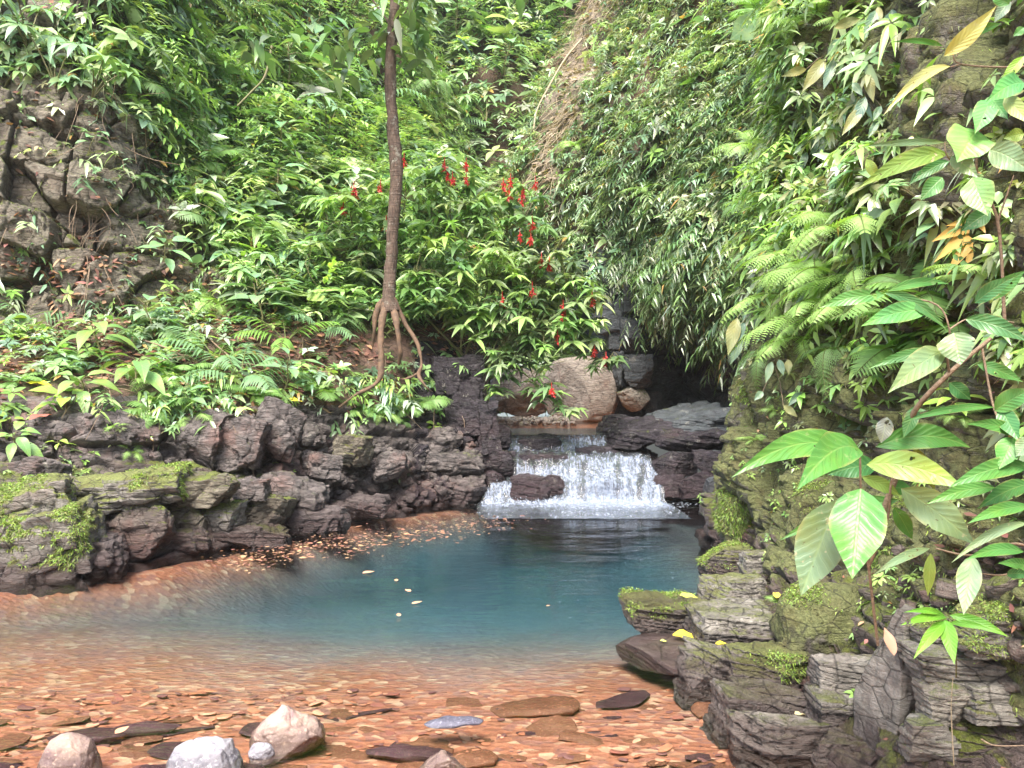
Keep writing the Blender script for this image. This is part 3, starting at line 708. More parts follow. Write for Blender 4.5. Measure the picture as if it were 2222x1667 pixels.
# behind the falls
BB = [
 (1180, 772, 1356, 925, 18.2, 'boulder', 'big pale rounded boulder at the head of the falls', dict(name='boulder', block=.3, n=36, rot=(0, .1, 0), depth=2.0, cuts=4, chip=.05, rough=.03)),
 (1055, 800, 1185, 915, 18.9, 'boulder', 'smaller pale boulder half hidden by hanging leaves', dict(name='boulder', block=.4, n=24, rot=(0, -.2, 0))),
 (1350, 835, 1410, 895, 18.0, 'rock_pale', 'tilted pale block right of the big boulder', dict(rot=(0, -.45, .2), block=.9)),
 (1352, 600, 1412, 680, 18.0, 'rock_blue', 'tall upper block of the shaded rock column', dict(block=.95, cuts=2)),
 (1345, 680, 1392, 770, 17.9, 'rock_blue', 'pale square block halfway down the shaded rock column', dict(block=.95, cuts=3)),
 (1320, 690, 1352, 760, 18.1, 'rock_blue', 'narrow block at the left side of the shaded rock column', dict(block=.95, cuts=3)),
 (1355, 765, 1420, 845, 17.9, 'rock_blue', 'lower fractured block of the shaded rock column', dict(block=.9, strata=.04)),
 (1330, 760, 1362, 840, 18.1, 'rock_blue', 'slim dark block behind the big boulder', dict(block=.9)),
]
for x0, y0, x1, y1, d, m, l, k in BB: rock(x0, y0, x1, y1, d, m, l, **k)
# right bank blocks
RB = [
 (1365, 1320, 1560, 1392, 5.4, 'moss_half', 'thick split slab jutting into the pool', dict(block=.75, strata=.05, rot=(0, .03, .1), depth=.6)),
 (1535, 1195, 1650, 1262, 6.9, 'moss_half', 'mossy corner block at the foot of the wall beyond the split slab', dict(block=.85)),
 (1620, 1205, 1720, 1290, 6.3, 'bank', 'grey block with a dark hollow under the mossy wall', dict(block=.85)),
 (1540, 1265, 1670, 1345, 5.5, 'bank', 'broken block strewn with red and yellow leaves', dict(block=.8, strata=.04)),
 (1530, 1345, 1700, 1440, 4.75, 'bank', 'flat grey step with a yellow leaf on it', dict(block=.85, strata=.03, depth=.6)),
 (1490, 1430, 1640, 1560, 4.35, 'bank', 'dark waterline rock below the flat grey step', dict(block=.6, rot=(0, .3, .2), strata=.03)),
 (1560, 1530, 1700, 1700, 3.85, 'bank', 'steep waterline rock nearest the camera', dict(block=.6, rot=(0, .25, .1))),
 (1598, 1430, 1770, 1512, 4.2, 'moss_half', 'mossy capped block under the red fallen leaves', dict(block=.85, strata=.04)),
 (1618, 1508, 1780, 1580, 3.95, 'bank', 'layered block between the moss capped block and the pale topped block', dict(block=.9, strata=.06)),
 (1612, 1572, 1792, 1730, 3.5, 'rock_pale', 'pale topped square block at the bottom of the right bank', dict(block=.85, strata=.02, n=36)),
 (1690, 1275, 1930, 1500, 4.35, 'moss', 'big bright green mossy boulder on the right bank', dict(name='mossy_boulder', block=.5, n=36, rough=.06)),
 (1790, 1445, 1935, 1525, 3.75, 'bank', 'upper dark grey brick shaped block', dict(block=.92, strata=.05)),
 (1785, 1520, 1925, 1622, 3.65, 'bank', 'lower dark grey brick shaped block', dict(block=.92, strata=.04)),
 (1775, 1615, 1910, 1720, 3.45, 'rock_pale', 'low block at the bottom edge under the brick shaped blocks', dict(block=.85, strata=.04)),
 (1918, 1310, 2015, 1740, 3.3, 'bank', 'tall slanted grey slab standing on end', dict(name='standing_slab', block=.93, rot=(0, .14, .1), depth=.3, n=36, cuts=4, rough=.02, chip=.03)),
 (2000, 1350, 2120, 1425, 3.2, 'moss_half', 'small mossy block right of the standing slab top', dict(block=.75, strata=.04)),
 (2005, 1420, 2200, 1495, 3.1, 'bank', 'wide layered block with a brown leaf on it', dict(block=.85, strata=.06)),
 (2020, 1490, 2125, 1580, 3.05, 'rock_pale', 'pale brown cube under the wide layered block', dict(block=.85)),
 (2120, 1500, 2290, 1570, 3.0, 'bank', 'layered block at the right edge of the photo', dict(block=.85, strata=.06)),
 (1980, 1575, 2080, 1660, 3.0, 'bank', 'small layered block at the foot of the standing slab', dict(block=.85, strata=.06)),
 (2070, 1565, 2300, 1700, 3.0, 'ledge', 'dark red recessed rock in the bottom right corner', dict(block=.7)),
 (2110, 1330, 2300, 1430, 3.0, 'moss_half', 'mossy block at the right edge above the layered blocks', dict(block=.7)),
 (1565, 1070, 1740, 1215, 7.6, 'moss', 'large moss curtained rock at the water end of the wall', dict(name='mossy_boulder', block=.5, n=36)),
 (1590, 960, 1700, 1085, 7.9, 'moss', 'moss covered knob above the moss curtained rock', dict(name='mossy_boulder', block=.5)),
 (1600, 835, 1700, 975, 8.0, 'moss', 'moss covered pillar top under the hanging ferns', dict(name='mossy_boulder', block=.55)),
 (1700, 800, 1850, 965, 6.6, 'moss', 'broad moss covered overhang beside the black hollow', dict(name='mossy_boulder', block=.5, n=36)),
 (1730, 1040, 1900, 1240, 5.8, 'moss', 'moss covered bulge behind the large hanging leaves', dict(name='mossy_boulder', block=.5, n=36)),
 (1900, 1080, 2080, 1300, 4.6, 'moss', 'moss covered bulge right of the large hanging leaves', dict(name='mossy_boulder', block=.5, n=36)),
]
for x0, y0, x1, y1, d, m, l, k in RB:
    if 'thin reddish' in l or 'slanted grey' in l: k['grow'] = 1.0
    elif m != 'moss': k['block'] = .96; k.setdefault('cuts', 4); k['strata'] = max(.075, k.get('strata', 0)); k['grow'] = 1.14; k['lt'] = .028; k['rough'] = .025; k['chip'] = .08
    rock(x0, y0, x1, y1, d, m, l, **k)
v, f = rock_shape((.86, .95, .16), 333, .97, 36, cuts=6, rough=.018, strata=.01, chip=.03)
tag(mesh('rock_slab', v @ rot3(.01, .03, .35).T + [1.12, 5.05, -.045], f, M['ledge'], loc=(1.12, 5.05, -.06)), 'thin reddish flat slab just above the water below the split slab', 'rock')
# foreground stones in the water
SB = [
 (500, 1548, 705, 1690, 3.62, 'st_pink', 'pyramid shaped pink speckled stone rising from the shallows', dict(name='stone', cat='stone', block=.45, taper=.55, n=36, rough=.05, chip=.08, rot=(0, -.12, .3))),
 (45, 1618, 200, 1760, 3.4, 'st_pink', 'pink and white stone at the bottom left edge', dict(name='stone', cat='stone', block=.35, taper=.4, n=36, rough=.03, chip=.04)),
 (325, 1625, 515, 1760, 3.38, 'st_white', 'white veined stone at the bottom edge', dict(name='stone', cat='stone', block=.35, taper=.3, n=36, rough=.05, chip=.06)),
 (900, 1652, 1020, 1740, 3.4, 'st_pink', 'flat pale pink stone cut off by the bottom edge', dict(name='stone', cat='stone', block=.4)),
 (535, 1622, 590, 1660, 3.5, 'st_white', 'small grey pebble in front of the pyramid shaped stone', dict(name='stone', cat='stone', block=.2)),
]
for x0, y0, x1, y1, d, m, l, k in SB: rock(x0, y0, x1, y1, d, m, l, **k)
def flat_stone(px, py, L, W, T, mat, label, name='flat_stone', group=None, rz=None, dz=0, seed=None, n=14):
    d = H * F / (py - HY); x, y, _ = P(px, py, d)
    sd_ = seed if seed is not None else random.randint(0, 9999)
    v, f = rock_shape((L, W, T), sd_, .35, n, cuts=9, rough=.03, chip=.03)
    v = v @ rot3(random.uniform(-.08, .08), random.uniform(-.08, .08), rz if rz is not None else random.uniform(-.5, .5)).T
    return x, y, v, f
x, y, v, f = flat_stone(985, 1568, .30, .10, .035, None, '', rz=.12)
tag(mesh('slate_flake', v + [x, y, .004], f, M['st_slate'], loc=(x, y, 0)), 'shiny wet slate flake breaking the surface of the shallows', 'stone')
protos = {}
for k_, (mt, cnt) in enumerate((('st_orange', 5), ('st_purple', 4))):
    for j in range(cnt):
        v, f = rock_shape((1, (.35 if k_ == 0 else .16) + .09 * j, .16), 500 + k_ * 20 + j, .8, 14, cuts=16, rough=.04, chip=.06)
        v[:, 2] -= v[:, 2].min()
        me_ = mesh('flat_stone', v, f, M[mt]); protos.setdefault(mt, []).append(me_)
def near_free(): return True
cnt = {'st_orange': 0, 'st_purple': 0}
for i in range(300):
    mt = 'st_orange' if random.random() < .78 else 'st_purple'
    py = 1470 + 330 * random.random() ** .8; px = random.uniform(-150, 1640)
    if py < 1500 and px < 700: continue
    d = H * F / (py - HY); x, y, _ = P(px, py, d)
    if x > 1.0: continue
    s = random.choice([.05, .07, .1, .13, .18, .26] if mt == 'st_orange' else [.1, .16, .24, .34, .4]) * random.uniform(.8, 1.3)
    pr = random.choice(protos[mt])
    o = pr.copy(); COL.objects.link(o); o.location = (x, y, bedz(np.array(x), np.array(y)) - .012 + random.uniform(0, .01)); o.scale = (s, s, s * random.uniform(.25, .6))
    o.rotation_euler = (random.uniform(-.12, .12), random.uniform(-.12, .12), random.uniform(-.6, .6))
    if mt == 'st_orange': tag(o, 'flat rusty brown stone lying under the shallow clear water', 'stone', 'brown flat stones on the stream bed')
    else: tag(o, 'flat dark purple stone lying under the shallow clear water', 'stone', 'dark flat stones on the stream bed')
for l_ in protos.values():
    for o in l_: bpy.data.objects.remove(o)
pts = []
for _ in range(1500):
    py = 1445 + 330 * random.random(); px = random.uniform(-100, 1640); d = H * F / (py - HY); x, y, _ = P(px, py, d)
    if x < 1.1: pts.append(np.array([x, y, float(bedz(np.array(x), np.array(y))) + random.uniform(-.004, .012)]))
def chipbed(pts):
    mb = MB(); r = np.random.default_rng(12); base = [rock_shape((1, .5, .12), 900 + j, .8, 8, cuts=14, rough=.04, chip=.05) for j in range(6)]
    for p_ in pts:
        v, f = base[r.integers(6)]; s_ = r.uniform(.015, .055) * (1 if r.random() < .85 else 2)
        mb.add(v * s_ @ rot3(*r.uniform(-.2, .2, 2), r.uniform(-.8, .8)).T + p_, f, np.array([(.34, .13, .07), (.42, .18, .10), (.24, .09, .065), (.52, .27, .17), (.15, .065, .06)])[r.integers(5)])
    return mb
mt_, t_ = newmat('bed_chips'); q_ = NB(t_); at_ = t_.nodes.new('ShaderNodeAttribute'); at_.attribute_name = 'tint'
q_.out(q_.bsdf(q_.mix(q_.ramp(q_.noise(30, 4, q_.vec()), .3, .7), at_.outputs['Color'], q_.mix(1.0, at_.outputs['Color'], (1.5, 1.4, 1.3), 'MULTIPLY')), .6, None, .3))
tag(chipbed(pts).build('gravel', mt_), 'rusty flakes of gravel covering the bed of the shallows', 'gravel', kind='stuff')
# named larger dark slabs of the shallows
for px, py, L, W, lab in [(185, 1562, .42, .16, 'long dark slab under water at the left of the shallows'), (310, 1545, .40, .09, 'thin dark slab right behind the long dark slab on the left'),
                          (890, 1595, .42, .13, 'long dark purple slab under the shiny slate flake'), (610, 1640, .24, .2, 'round flat brown stone before the pyramid stone'),
                          (1025, 1605, .24, .16, 'orange round stone with a white glint near the slate flake'), (900, 1630, .2, .12, 'oval brown stone left of the orange round stone'),
                          (1160, 1490, .5, .3, 'broad pale slab at the edge of the deep water'), (1560, 1500, .3, .3, 'broad brown slab under water by the right bank')]:
    x, y, v, f = flat_stone(px, py, L, W, .05, None, '', rz=random.uniform(-.1, .25))
    z = float(bedz(np.array(x), np.array(y))) + .02
    dk = 'dark' in lab
    tag(mesh('flat_stone', v + [x, y, z], f, M['st_purple' if dk else 'st_orange'], loc=(x, y, z)), lab, 'stone')
# rubble fragments on the broken slope and gravel bar, uncountable
def frag_field(name, pts, smin, smax, mat, seed, flat=.6):
    mb = MB(); r = np.random.default_rng(seed); base = []
    for j in range(8): base.append(rock_shape((1, .8, flat), seed * 10 + j, .6, 8, cuts=6, rough=.03, chip=.06))
    for p_ in pts:
        v, f = base[r.integers(8)]; s = r.uniform(smin, smax) * (1 if r.random() < .8 else 1.6)
        v = v * s @ rot3(*r.uniform(-.5, .5, 2), r.uniform(0, 6.3)).T + p_
        mb.add(v, f)
    return tag(mb.build(name, mat), kind='stuff')
pts = []
while len(pts) < 650:
    px, py = random.uniform(560, 1040), random.uniform(930, 1105)
    if py < 950 + (700 - px) * -.02: continue
    h, n = cast(px, py, (0,)); 
    if h.z > -.05: pts.append(np.array(h))
tag(frag_field('rubble', pts, .05, .16, M['rubble'], 3), 'broken purple brown rock fragments on the slope left of the waterfall', 'rubble')
pts = []
for _ in range(260):
    px, py = random.uniform(40, 640), random.uniform(890, 1240)
    h, n = cast(px, py, (0,))
    if h.z > -.02: pts.append(np.array(h))
tag(frag_field('rubble', pts, .03, .10, M['rubble'], 5), 'loose chips of rock lying on the left ledge', 'rubble')
pts = [np.array([*P(random.uniform(1065, 1245), 915, random.uniform(16.6, 18.4))[:2], .86 + random.uniform(0, .12)]) for _ in range(500)]
tag(frag_field('gravel', pts, .04, .10, M['boulder'], 4), 'pinkish gravel bar at the foot of the pale boulders', 'gravel')
pts = []
for _ in range(330):
    px, py = random.uniform(1490, 2222), random.uniform(1180, 1660)
    h, n = cast(px, py, (3,))
    if h.z > -.05: pts.append(np.array(h))
tag(frag_field('rubble', pts, .03, .10, M['ledge'], 6), 'broken stone chips between the blocks of the right bank', 'rubble')

# ------------------------------------------------------------------ waterfall
W_ = [(1070, 1400, 15.0, .872), (1085, 1330, 13.4, .872), (1092, 1318, 13.05, .86), (1096, 1318, 12.85, .76), (1100, 1318, 12.72, .63), (1108, 1400, 12.45, .60),
      (1112, 1412, 12.15, .56), (1115, 1424, 11.98, .42), (1108, 1434, 11.85, .28), (1062, 1440, 11.62, .22), (1048, 1442, 11.45, .08), (1040, 1446, 11.32, .012), (1034, 1462, 11.0, .014), (1040, 1500, 9.9, .010)]
ctrl = [[np.array([(xl + (xr - xl) * t - 1111) / F * d, d, z]) for t in np.linspace(0, 1, 5)] for xl, xr, d, z in W_]
g = net(ctrl, 230, 260); n_ = normals(g); pp = g.reshape(-1, 3).copy(); nn = -n_.reshape(-1, 3)
nn = np.where((nn[:, 2:3] < 0), -nn, nn)
fx, fy = proj(pp)
st = fbm(pp * [11, 3, 2.2], 4, 51)
fl = sst(-pp[:, 1], -12.95, -12.5) * (.12 + .88 * sst(pp[:, 2], .02, .14))      # 0 on the stream, 1 on the falls
pp = pp + nn * (fl * (st * .05 + np.abs(fbm(pp * [3.0, 4, 4], 3, 52)) * .11))[:, None] 
hump = np.exp(-((fx - 1310) / 55) ** 2) * np.exp(-((fy - 1050) / 26) ** 2) * .22
pp = pp + np.array([0, -1, .3]) * hump[:, None]
# whiteness: where water breaks
vv = np.linspace(0, 1, 230)[:, None].repeat(260, 1).ravel(); uu = np.linspace(0, 1, 260)[None].repeat(230, 0).ravel()
k = .0 + sst(vv, .10, .16) * .53 + sst(vv, .45, .62) * .12 - .22 * np.exp(-((fy - 984) / 7) ** 2)
k -= .55 * np.exp(-((fx - 1165) / 60) ** 2) * np.exp(-((fy - 1065) / 26) ** 2) + .45 * np.exp(-((fx - 1170) / 55) ** 2) * np.exp(-((fy - 958) / 18) ** 2) + .35 * np.exp(-((fx - 1175) / 55) ** 2) * np.exp(-((fy - 1003) / 14) ** 2)
k -= sst(fy, 1092, 1112) * (.36 + .2 * sst(fy, 1112, 1150)) * (1 - .35 * np.exp(-((fx - 1300) / 110) ** 2)); k += .22 * np.exp(-((fy - 1092) / 9) ** 2) * sst(fx, 1090, 1180)
k -= .4 * sst(fy, 1000, 1015) * (1 - sst(fy, 1075, 1090)) * (np.exp(-((fx - 1392 + (fy - 1040) * .15) / 9) ** 2) + .7 * np.exp(-((fx - 1262) / 8) ** 2) + .6 * np.exp(-((fx - 1340) / 7) ** 2))
k -= (1 - sst(np.minimum(uu, 1 - uu), 0, .05)) * .5
k -= .5 * sst(fx, 1320, 1400) * (1 - sst(fy, 985, 1000))
tag(mesh('waterfall', pp, grid_faces(230, 260), M['fall'], col=np.repeat(np.clip(k, 0, 1)[:, None], 3, 1)), kind='structure')
# drops and froth
mf, t_ = newmat('froth'); q_ = NB(t_); q_.out(q_.bsdf((.5, .55, .64), .2, None, .6))
v8, f8 = CS[8]; sv, sf = CS[8][0], CS[8][1]
oc = np.array([[1, 0, 0], [-1, 0, 0], [0, 1, 0], [0, -1, 0], [0, 0, 1], [0, 0, -1.]]); of = np.array([[0, 2, 4], [2, 1, 4], [1, 3, 4], [3, 0, 4], [2, 0, 5], [1, 2, 5], [3, 1, 5], [0, 3, 5]])
idx = rng.choice(len(pp), 600, p=np.clip((k - .35) * (fl > .1), 0, 1) / np.clip((k - .35) * (fl > .1), 0, 1).sum())
c_ = pp[idx] + nn[idx] * rng.uniform(.0, .05, (600, 1)) + rng.normal(0, .02, (600, 3)); sz = rng.uniform(.002, .006, (600, 1, 1)) * np.array([1, 1, 2.2])
v_ = (c_[:, None] + oc[None] * sz).reshape(-1, 3); f_ = ((np.arange(600) * 6)[:, None, None] + of[None]).reshape(-1, 3)
tag(mesh('froth', v_, f_, mf), 'white froth and drops on the cascades', 'froth', kind='stuff')
n2 = 1300
fxp = rng.normal(1290, 110, n2); fdd = 11.35 - np.abs(rng.normal(0, .55, n2)); fdd = np.where(rng.random(n2) < .06, rng.uniform(5.4, 10.5, n2), fdd)
fxp = np.where(fdd < 10, rng.normal(1200, 180, n2), fxp)
keep = (fxp < 1520) & (fxp > 1030); fxp, fdd = fxp[keep], fdd[keep]; n2 = len(fxp)
c_ = np.stack([(fxp - 1111) / F * fdd, fdd, np.full(n2, .012)], 1); sz = (rng.uniform(.003, .011, (n2, 1, 1)) * np.where(fdd < 10, .5, 1)[:, None, None]) * np.array([1.8, .9, .35])
v_ = (c_[:, None] + oc[None] * sz).reshape(-1, 3); f_ = ((np.arange(n2) * 6)[:, None, None] + of[None]).reshape(-1, 3)
tag(mesh('foam', v_, f_, mf), 'foam flecks drifting on the pool below the waterfall', 'foam', kind='stuff')
# thin wet trickle in the dark hollow
# ------------------------------------------------------------------ foliage masses
def sample(G, n, dens, seed, far=0.0):
    r = np.random.default_rng(seed); nr, nc = G.shape[:2]
    st = max(1, nr // 160); g = G[::st, ::st]; nr, nc = g.shape[:2]; f = grid_faces(nr, nc); v = g.reshape(-1, 3)
    a, b, c, d = (v[f[:, i]] for i in range(4)); ar = np.linalg.norm(np.cross(c - a, d - b), axis=1) / 2
    cen = (a + b + c + d) / 4; px, py = proj(cen)
    w_ = ar / np.maximum(np.sum(cen ** 2, 1), 9) * dens(px, py, cen); w_ *= (px > -500) & (px < 2700) & (py > -420) & (py < 2000)
    k_ = r.choice(len(f), n, p=w_ / w_.sum()); s, t = r.random((n, 1)), r.random((n, 1))
    p_ = a[k_] * (1 - s) * (1 - t) + b[k_] * s * (1 - t) + c[k_] * s * t + d[k_] * (1 - s) * t
    nm = np.cross(b[k_] - a[k_], d[k_] - a[k_]); nm /= np.linalg.norm(nm, axis=1, keepdims=True) + 1e-9
    nm = np.where((np.sum(nm * (p_ - [0, 0, H]), 1) > 0)[:, None], -nm, nm)
    return p_, nm
def unit(a): return a / (np.linalg.norm(a, axis=-1, keepdims=True) + 1e-9)
PAL = {'bright': [(.26, .42, .11), (.34, .50, .15), (.20, .35, .10), (.40, .52, .22)],
       'mid': [(.17, .30, .10), (.22, .36, .13), (.13, .24, .09), (.26, .36, .18)],
       'blue': [(.18, .31, .17), (.24, .38, .23), (.15, .26, .15), (.34, .44, .32)],
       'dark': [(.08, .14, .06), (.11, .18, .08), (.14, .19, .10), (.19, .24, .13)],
       'olive': [(.16, .20, .08), (.22, .25, .11), (.13, .16, .06), (.28, .29, .16)],
       'pale': [(.38, .50, .26), (.44, .56, .31), (.32, .45, .21), (.50, .56, .40)],
       'fern': [(.28, .44, .10), (.23, .38, .09), (.34, .50, .15), (.25, .40, .15)]}
def pick(pal, n, r, j=.25):
    a = np.concatenate([V(PAL[x]) for x in pal]); c = a[r.integers(len(a), size=n)] * r.uniform(.75, 1.25, (n, 1))
    return np.clip(c * r.uniform(1 - j, 1 + j, (n, 1)) * r.uniform(.92, 1.08, (n, 3)), .01, .7)
def clumps(name, label, G, n, dens, seed, pal, L, k=(5, 9), lift=.35, aspect=.36, droop=.35, mat='leaf', spread=1.0, whorl=True, stems=.25, T=T8):
    """plant tips scattered over the ground; each carries a whorl or a row of leaves"""
    r = np.random.default_rng(seed); p_, nm = sample(G, n, dens, seed)
    big = sst(fbm(p_ * .8, 3, seed), -.25, .45)
    tip = p_ + nm * (r.random((n, 1)) ** .7 * lift * (.35 + big[:, None])) + [0, 0, 1] * r.random((n, 1)) * lift * .5
    kk = r.integers(k[0], k[1] + 1, n); id_ = np.repeat(np.arange(n), kk); N = len(id_)
    j_ = np.concatenate([np.arange(x) for x in kk]); fr = j_ / np.repeat(kk, kk)
    ax = unit(nm * .8 + [0, 0, .8] + r.normal(0, .25, (n, 3)))
    a1 = unit(np.cross(ax, [0.3, .2, 1.0])); a2 = np.cross(ax, a1)
    if whorl:
        th = fr * 6.283 + np.repeat(r.uniform(0, 6.3, n), kk) + r.normal(0, .2, N)
        out = np.cos(th)[:, None] * a1[id_] + np.sin(th)[:, None] * a2[id_]
        D = unit(out + ax[id_] * r.uniform(-.15, .55, (N, 1))); B = tip[id_] + out * .01
        U = unit(ax[id_] + r.normal(0, .15, (N, 3)))
    else:
        run = unit(nm + [0, 0, -.55] + r.normal(0, .45, (n, 3))); sd_ = unit(np.cross(run, [0, 0, 1.]))
        LL = np.repeat(r.uniform(.8, 1.7, n) * L * 2.2, kk)
        B = tip[id_] + run[id_] * (fr * LL)[:, None] - [0, 0, 1] * (fr ** 2 * LL * .4)[:, None]
        sg = np.where(j_ % 2 == 0, 1, -1)[:, None]
        D = unit(sd_[id_] * sg + run[id_] * .7 + [0, 0, -.2] + r.normal(0, .2, (N, 3))); U = unit(nm[id_] * .6 + [0, 0, 1.] + r.normal(0, .25, (N, 3)))
    Ls = np.repeat(r.uniform(.6, 1.35, n) * L, kk) * r.uniform(.75, 1.2, N)
    col = pick(pal, n, r)[id_] * r.uniform(.8, 1.2, (N, 1))
    odd = r.random(N) < .012; col[odd] = (.42, .26, .08)
    v, f, c, uv = leaves(B, D, U, Ls, Ls * aspect * r.uniform(.8, 1.25, N), r.uniform(.3, 1.3, N) * droop, col, T)
    o = mesh(name, v, f, M[mat], True, col=c, uv=uv); return tag(o, label, 'undergrowth', kind='stuff')
def stemsfield(name, label, G, n, dens, seed, mat, ln=(.2, .6), rad=.004, hang=False):
    p_, nm = sample(G, n, dens, seed); r = np.random.default_rng(seed); mb = MB()
    for a, b in zip(p_, nm):
        l = r.uniform(*ln); dr = unit(b + r.normal(0, .5, 3) + ([0, 0, -1.2] if hang else [0, 0, .7])); sd_ = r.normal(0, .12, 3)
        q = [a - dr * .03 + dr * l * t + sd_ * l * math.sin(t * 3) - np.array([0, 0, l * .25 * t * t]) for t in np.linspace(0, 1, 6)]
        v, f = tube(q, np.linspace(rad, rad * .5, 6), 4); mb.add(v, f)
    return tag(mb.build(name, M[mat]), label, 'undergrowth', kind='stuff')
def xe(py): return np.interp(py, [-400, 0, 120, 200, 300, 450, 560, 650, 720], [120, 190, 240, 270, 310, 400, 450, 500, 560])
dHill = lambda px, py, c: sst(px - xe(py), -40, 60) * (py < 700) * (1 - .5 * sst(fbm(c * .7, 3, 61), .1, .35))
dShelf = lambda px, py, c: (py > 640) * (py < 900) * sst(fbm(c * .9, 3, 62), -.3, .2) * (px < 1010)
dTopLeft = lambda px, py, c: (px < xe(py) + 30) * (py < 260) * sst(fbm(c * .9, 3, 63), -.1, .25)
dCliff = lambda px, py, c: (px < xe(py) + 60) * (py < 760) * sst(fbm(c * 1.5, 3, 64), .0, .3)
dBank = lambda px, py, c: (py > 880) * (py < 1110) * (px < 900) * sst(fbm(c * 1.5, 3, 65), .05, .35)
clumps('undergrowth', 'dense leafy undergrowth covering the left hillside', GA, 7500, dHill, 71, ['mid', 'blue', 'bright'], .22, lift=.55, mat='leaf')
clumps('undergrowth', 'narrow arching leaves among the left hillside undergrowth', GA, 4500, dHill, 72, ['bright', 'mid'], .2, k=(7, 12), lift=.8, aspect=.26, whorl=False)
clumps('undergrowth', 'low seedlings on the leaf litter of the shelf', GA, 750, dShelf, 73, ['mid', 'fern', 'blue'], .12, lift=.2, aspect=.4)
clumps('undergrowth', 'broad pale leaves among the left hillside undergrowth', GA, 1300, dHill, 711, ['pale', 'bright', 'blue'], .36, k=(3, 6), lift=.9, aspect=.42, T=TN)
clumps('undergrowth', 'fine small leaves between the plants of the left hillside', GA, 5200, dHill, 712, ['mid', 'olive', 'bright'], .12, lift=.5, aspect=.34, whorl=False, k=(7, 11))
clumps('undergrowth', 'pale leafy plants above the left cliff', GA, 620, dTopLeft, 74, ['blue', 'pale'], .22, lift=.3, aspect=.42, droop=.6)
clumps('undergrowth', 'tiny plants rooted in the cracks of the left cliff', GA, 650, dCliff, 75, ['mid', 'blue', 'olive'], .07, lift=.06, aspect=.5)
clumps('undergrowth', 'leafy sprays hanging over the left cliff', GA, 190, dCliff, 751, ['blue', 'mid', 'pale'], .15, lift=.25, aspect=.3, whorl=False, k=(5, 9), droop=.7)
clumps('undergrowth', 'leafy fringe spilling over the edge of the left shelf', GA, 200, lambda px, py, c: (py > 845) * (py < 900) * (px < 900) * sst(fbm(c * 1.1, 3, 651), -.2, .15), 761, ['fern', 'mid', 'blue'], .12, k=(5, 8), lift=.15, aspect=.34, whorl=False, droop=.9)
clumps('undergrowth', 'tiny green weeds on the left rock bank', GA, 260, dBank, 76, ['fern', 'olive'], .05, lift=.03, aspect=.5)
stemsfield('stems', 'thin green stems rising from the left hillside undergrowth', GA, 520, dHill, 771, 'stem', (.5, 1.3), .007)
stemsfield('twigs', 'dead brown twigs among the left hillside undergrowth', GA, 260, dHill, 772, 'twig', (.5, 1.4), .007, True)
stemsfield('roots', 'thin brown roots and twigs hanging on the left cliff', GA, 650, lambda px, py, c: (px < xe(py) + 120) * (py < 900) * (px > 150) * sst(fbm(c * .8, 3, 66), -.1, .3) + .03 * (py < 900), 77, 'twig', (.2, .9), .006, True)
dB = lambda px, py, c: 1 - .6 * sst(fbm(c * .35, 3, 67), .1, .4)
clumps('undergrowth', 'bright leafy slope at the back of the valley', GB, 7500, dB, 81, ['bright', 'pale', 'pale', 'blue'], .36, lift=1.0, mat='leaf_far', aspect=.36)  # pale palettes here and below paint distant haze into the back-slope leaves
clumps('undergrowth', 'arching sprays on the slope at the back of the valley', GB, 4500, dB, 82, ['bright', 'pale', 'blue'], .26, k=(8, 12), lift=1.3, aspect=.3, whorl=False, mat='leaf_far')
clumps('undergrowth', 'broad pale leaves on the slope at the back of the valley', GB, 900, dB, 821, ['pale', 'bright'], .75, k=(3, 6), lift=1.5, aspect=.42, T=TN, mat='leaf_far')
def scarm(px, py): return np.abs(px - (1305 - (py - 30) * .31) + 10) < 34 + 14 * np.sin(py * .05) + 8 * np.sin(py * .13)
dC = lambda px, py, c: np.where(scarm(px, py) & (py < 400), .05, 1.) * (py < 640 + (px > 1400) * (px < 1640) * 90) * (1 - .55 * sst(fbm(c * .8, 3, 68), .0, .35)) * (1 - .55 * sst(py, 500, 640) * (px < 1400))
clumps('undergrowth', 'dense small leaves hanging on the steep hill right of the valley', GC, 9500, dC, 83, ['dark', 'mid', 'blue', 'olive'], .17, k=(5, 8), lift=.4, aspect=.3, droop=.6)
clumps('undergrowth', 'drooping bamboo like sprays on the steep hill right of the valley', GC, 5500, dC, 84, ['mid', 'blue', 'olive', 'pale'], .14, k=(7, 12), lift=.5, aspect=.24, whorl=False, droop=.5)
clumps('undergrowth', 'scattered larger pale leaves on the steep hill right of the valley', GC, 700, dC, 841, ['pale', 'blue', 'bright'], .28, k=(3, 6), lift=.6, aspect=.36, T=TN)
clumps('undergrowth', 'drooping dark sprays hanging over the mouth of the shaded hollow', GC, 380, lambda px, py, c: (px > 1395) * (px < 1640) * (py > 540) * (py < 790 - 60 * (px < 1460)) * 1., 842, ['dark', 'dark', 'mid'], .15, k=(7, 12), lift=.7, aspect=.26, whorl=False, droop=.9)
stemsfield('roots', 'dry roots and straw on the bare earth scar', GC, 900, lambda px, py, c: 1. * scarm(px, py) * (py < 400) * (py > -50), 85, 'vine', (.3, 1.1), .012, True)
dD = lambda px, py, c: sst(c[:, 2], 1.0, 1.6) * sst(fbm(c * 1.3, 3, 69), -.2, .25)
clumps('undergrowth', 'small leaves growing over the mossy right wall', GD, 2600, dD, 86, ['fern', 'mid', 'olive'], .08, lift=.12, aspect=.4, droop=.6)
dD2 = lambda px, py, c: sst(c[:, 2], .1, .3) * (1 - sst(c[:, 2], 1.1, 1.6)) * sst(fbm(c * 2, 3, 70), .0, .3)
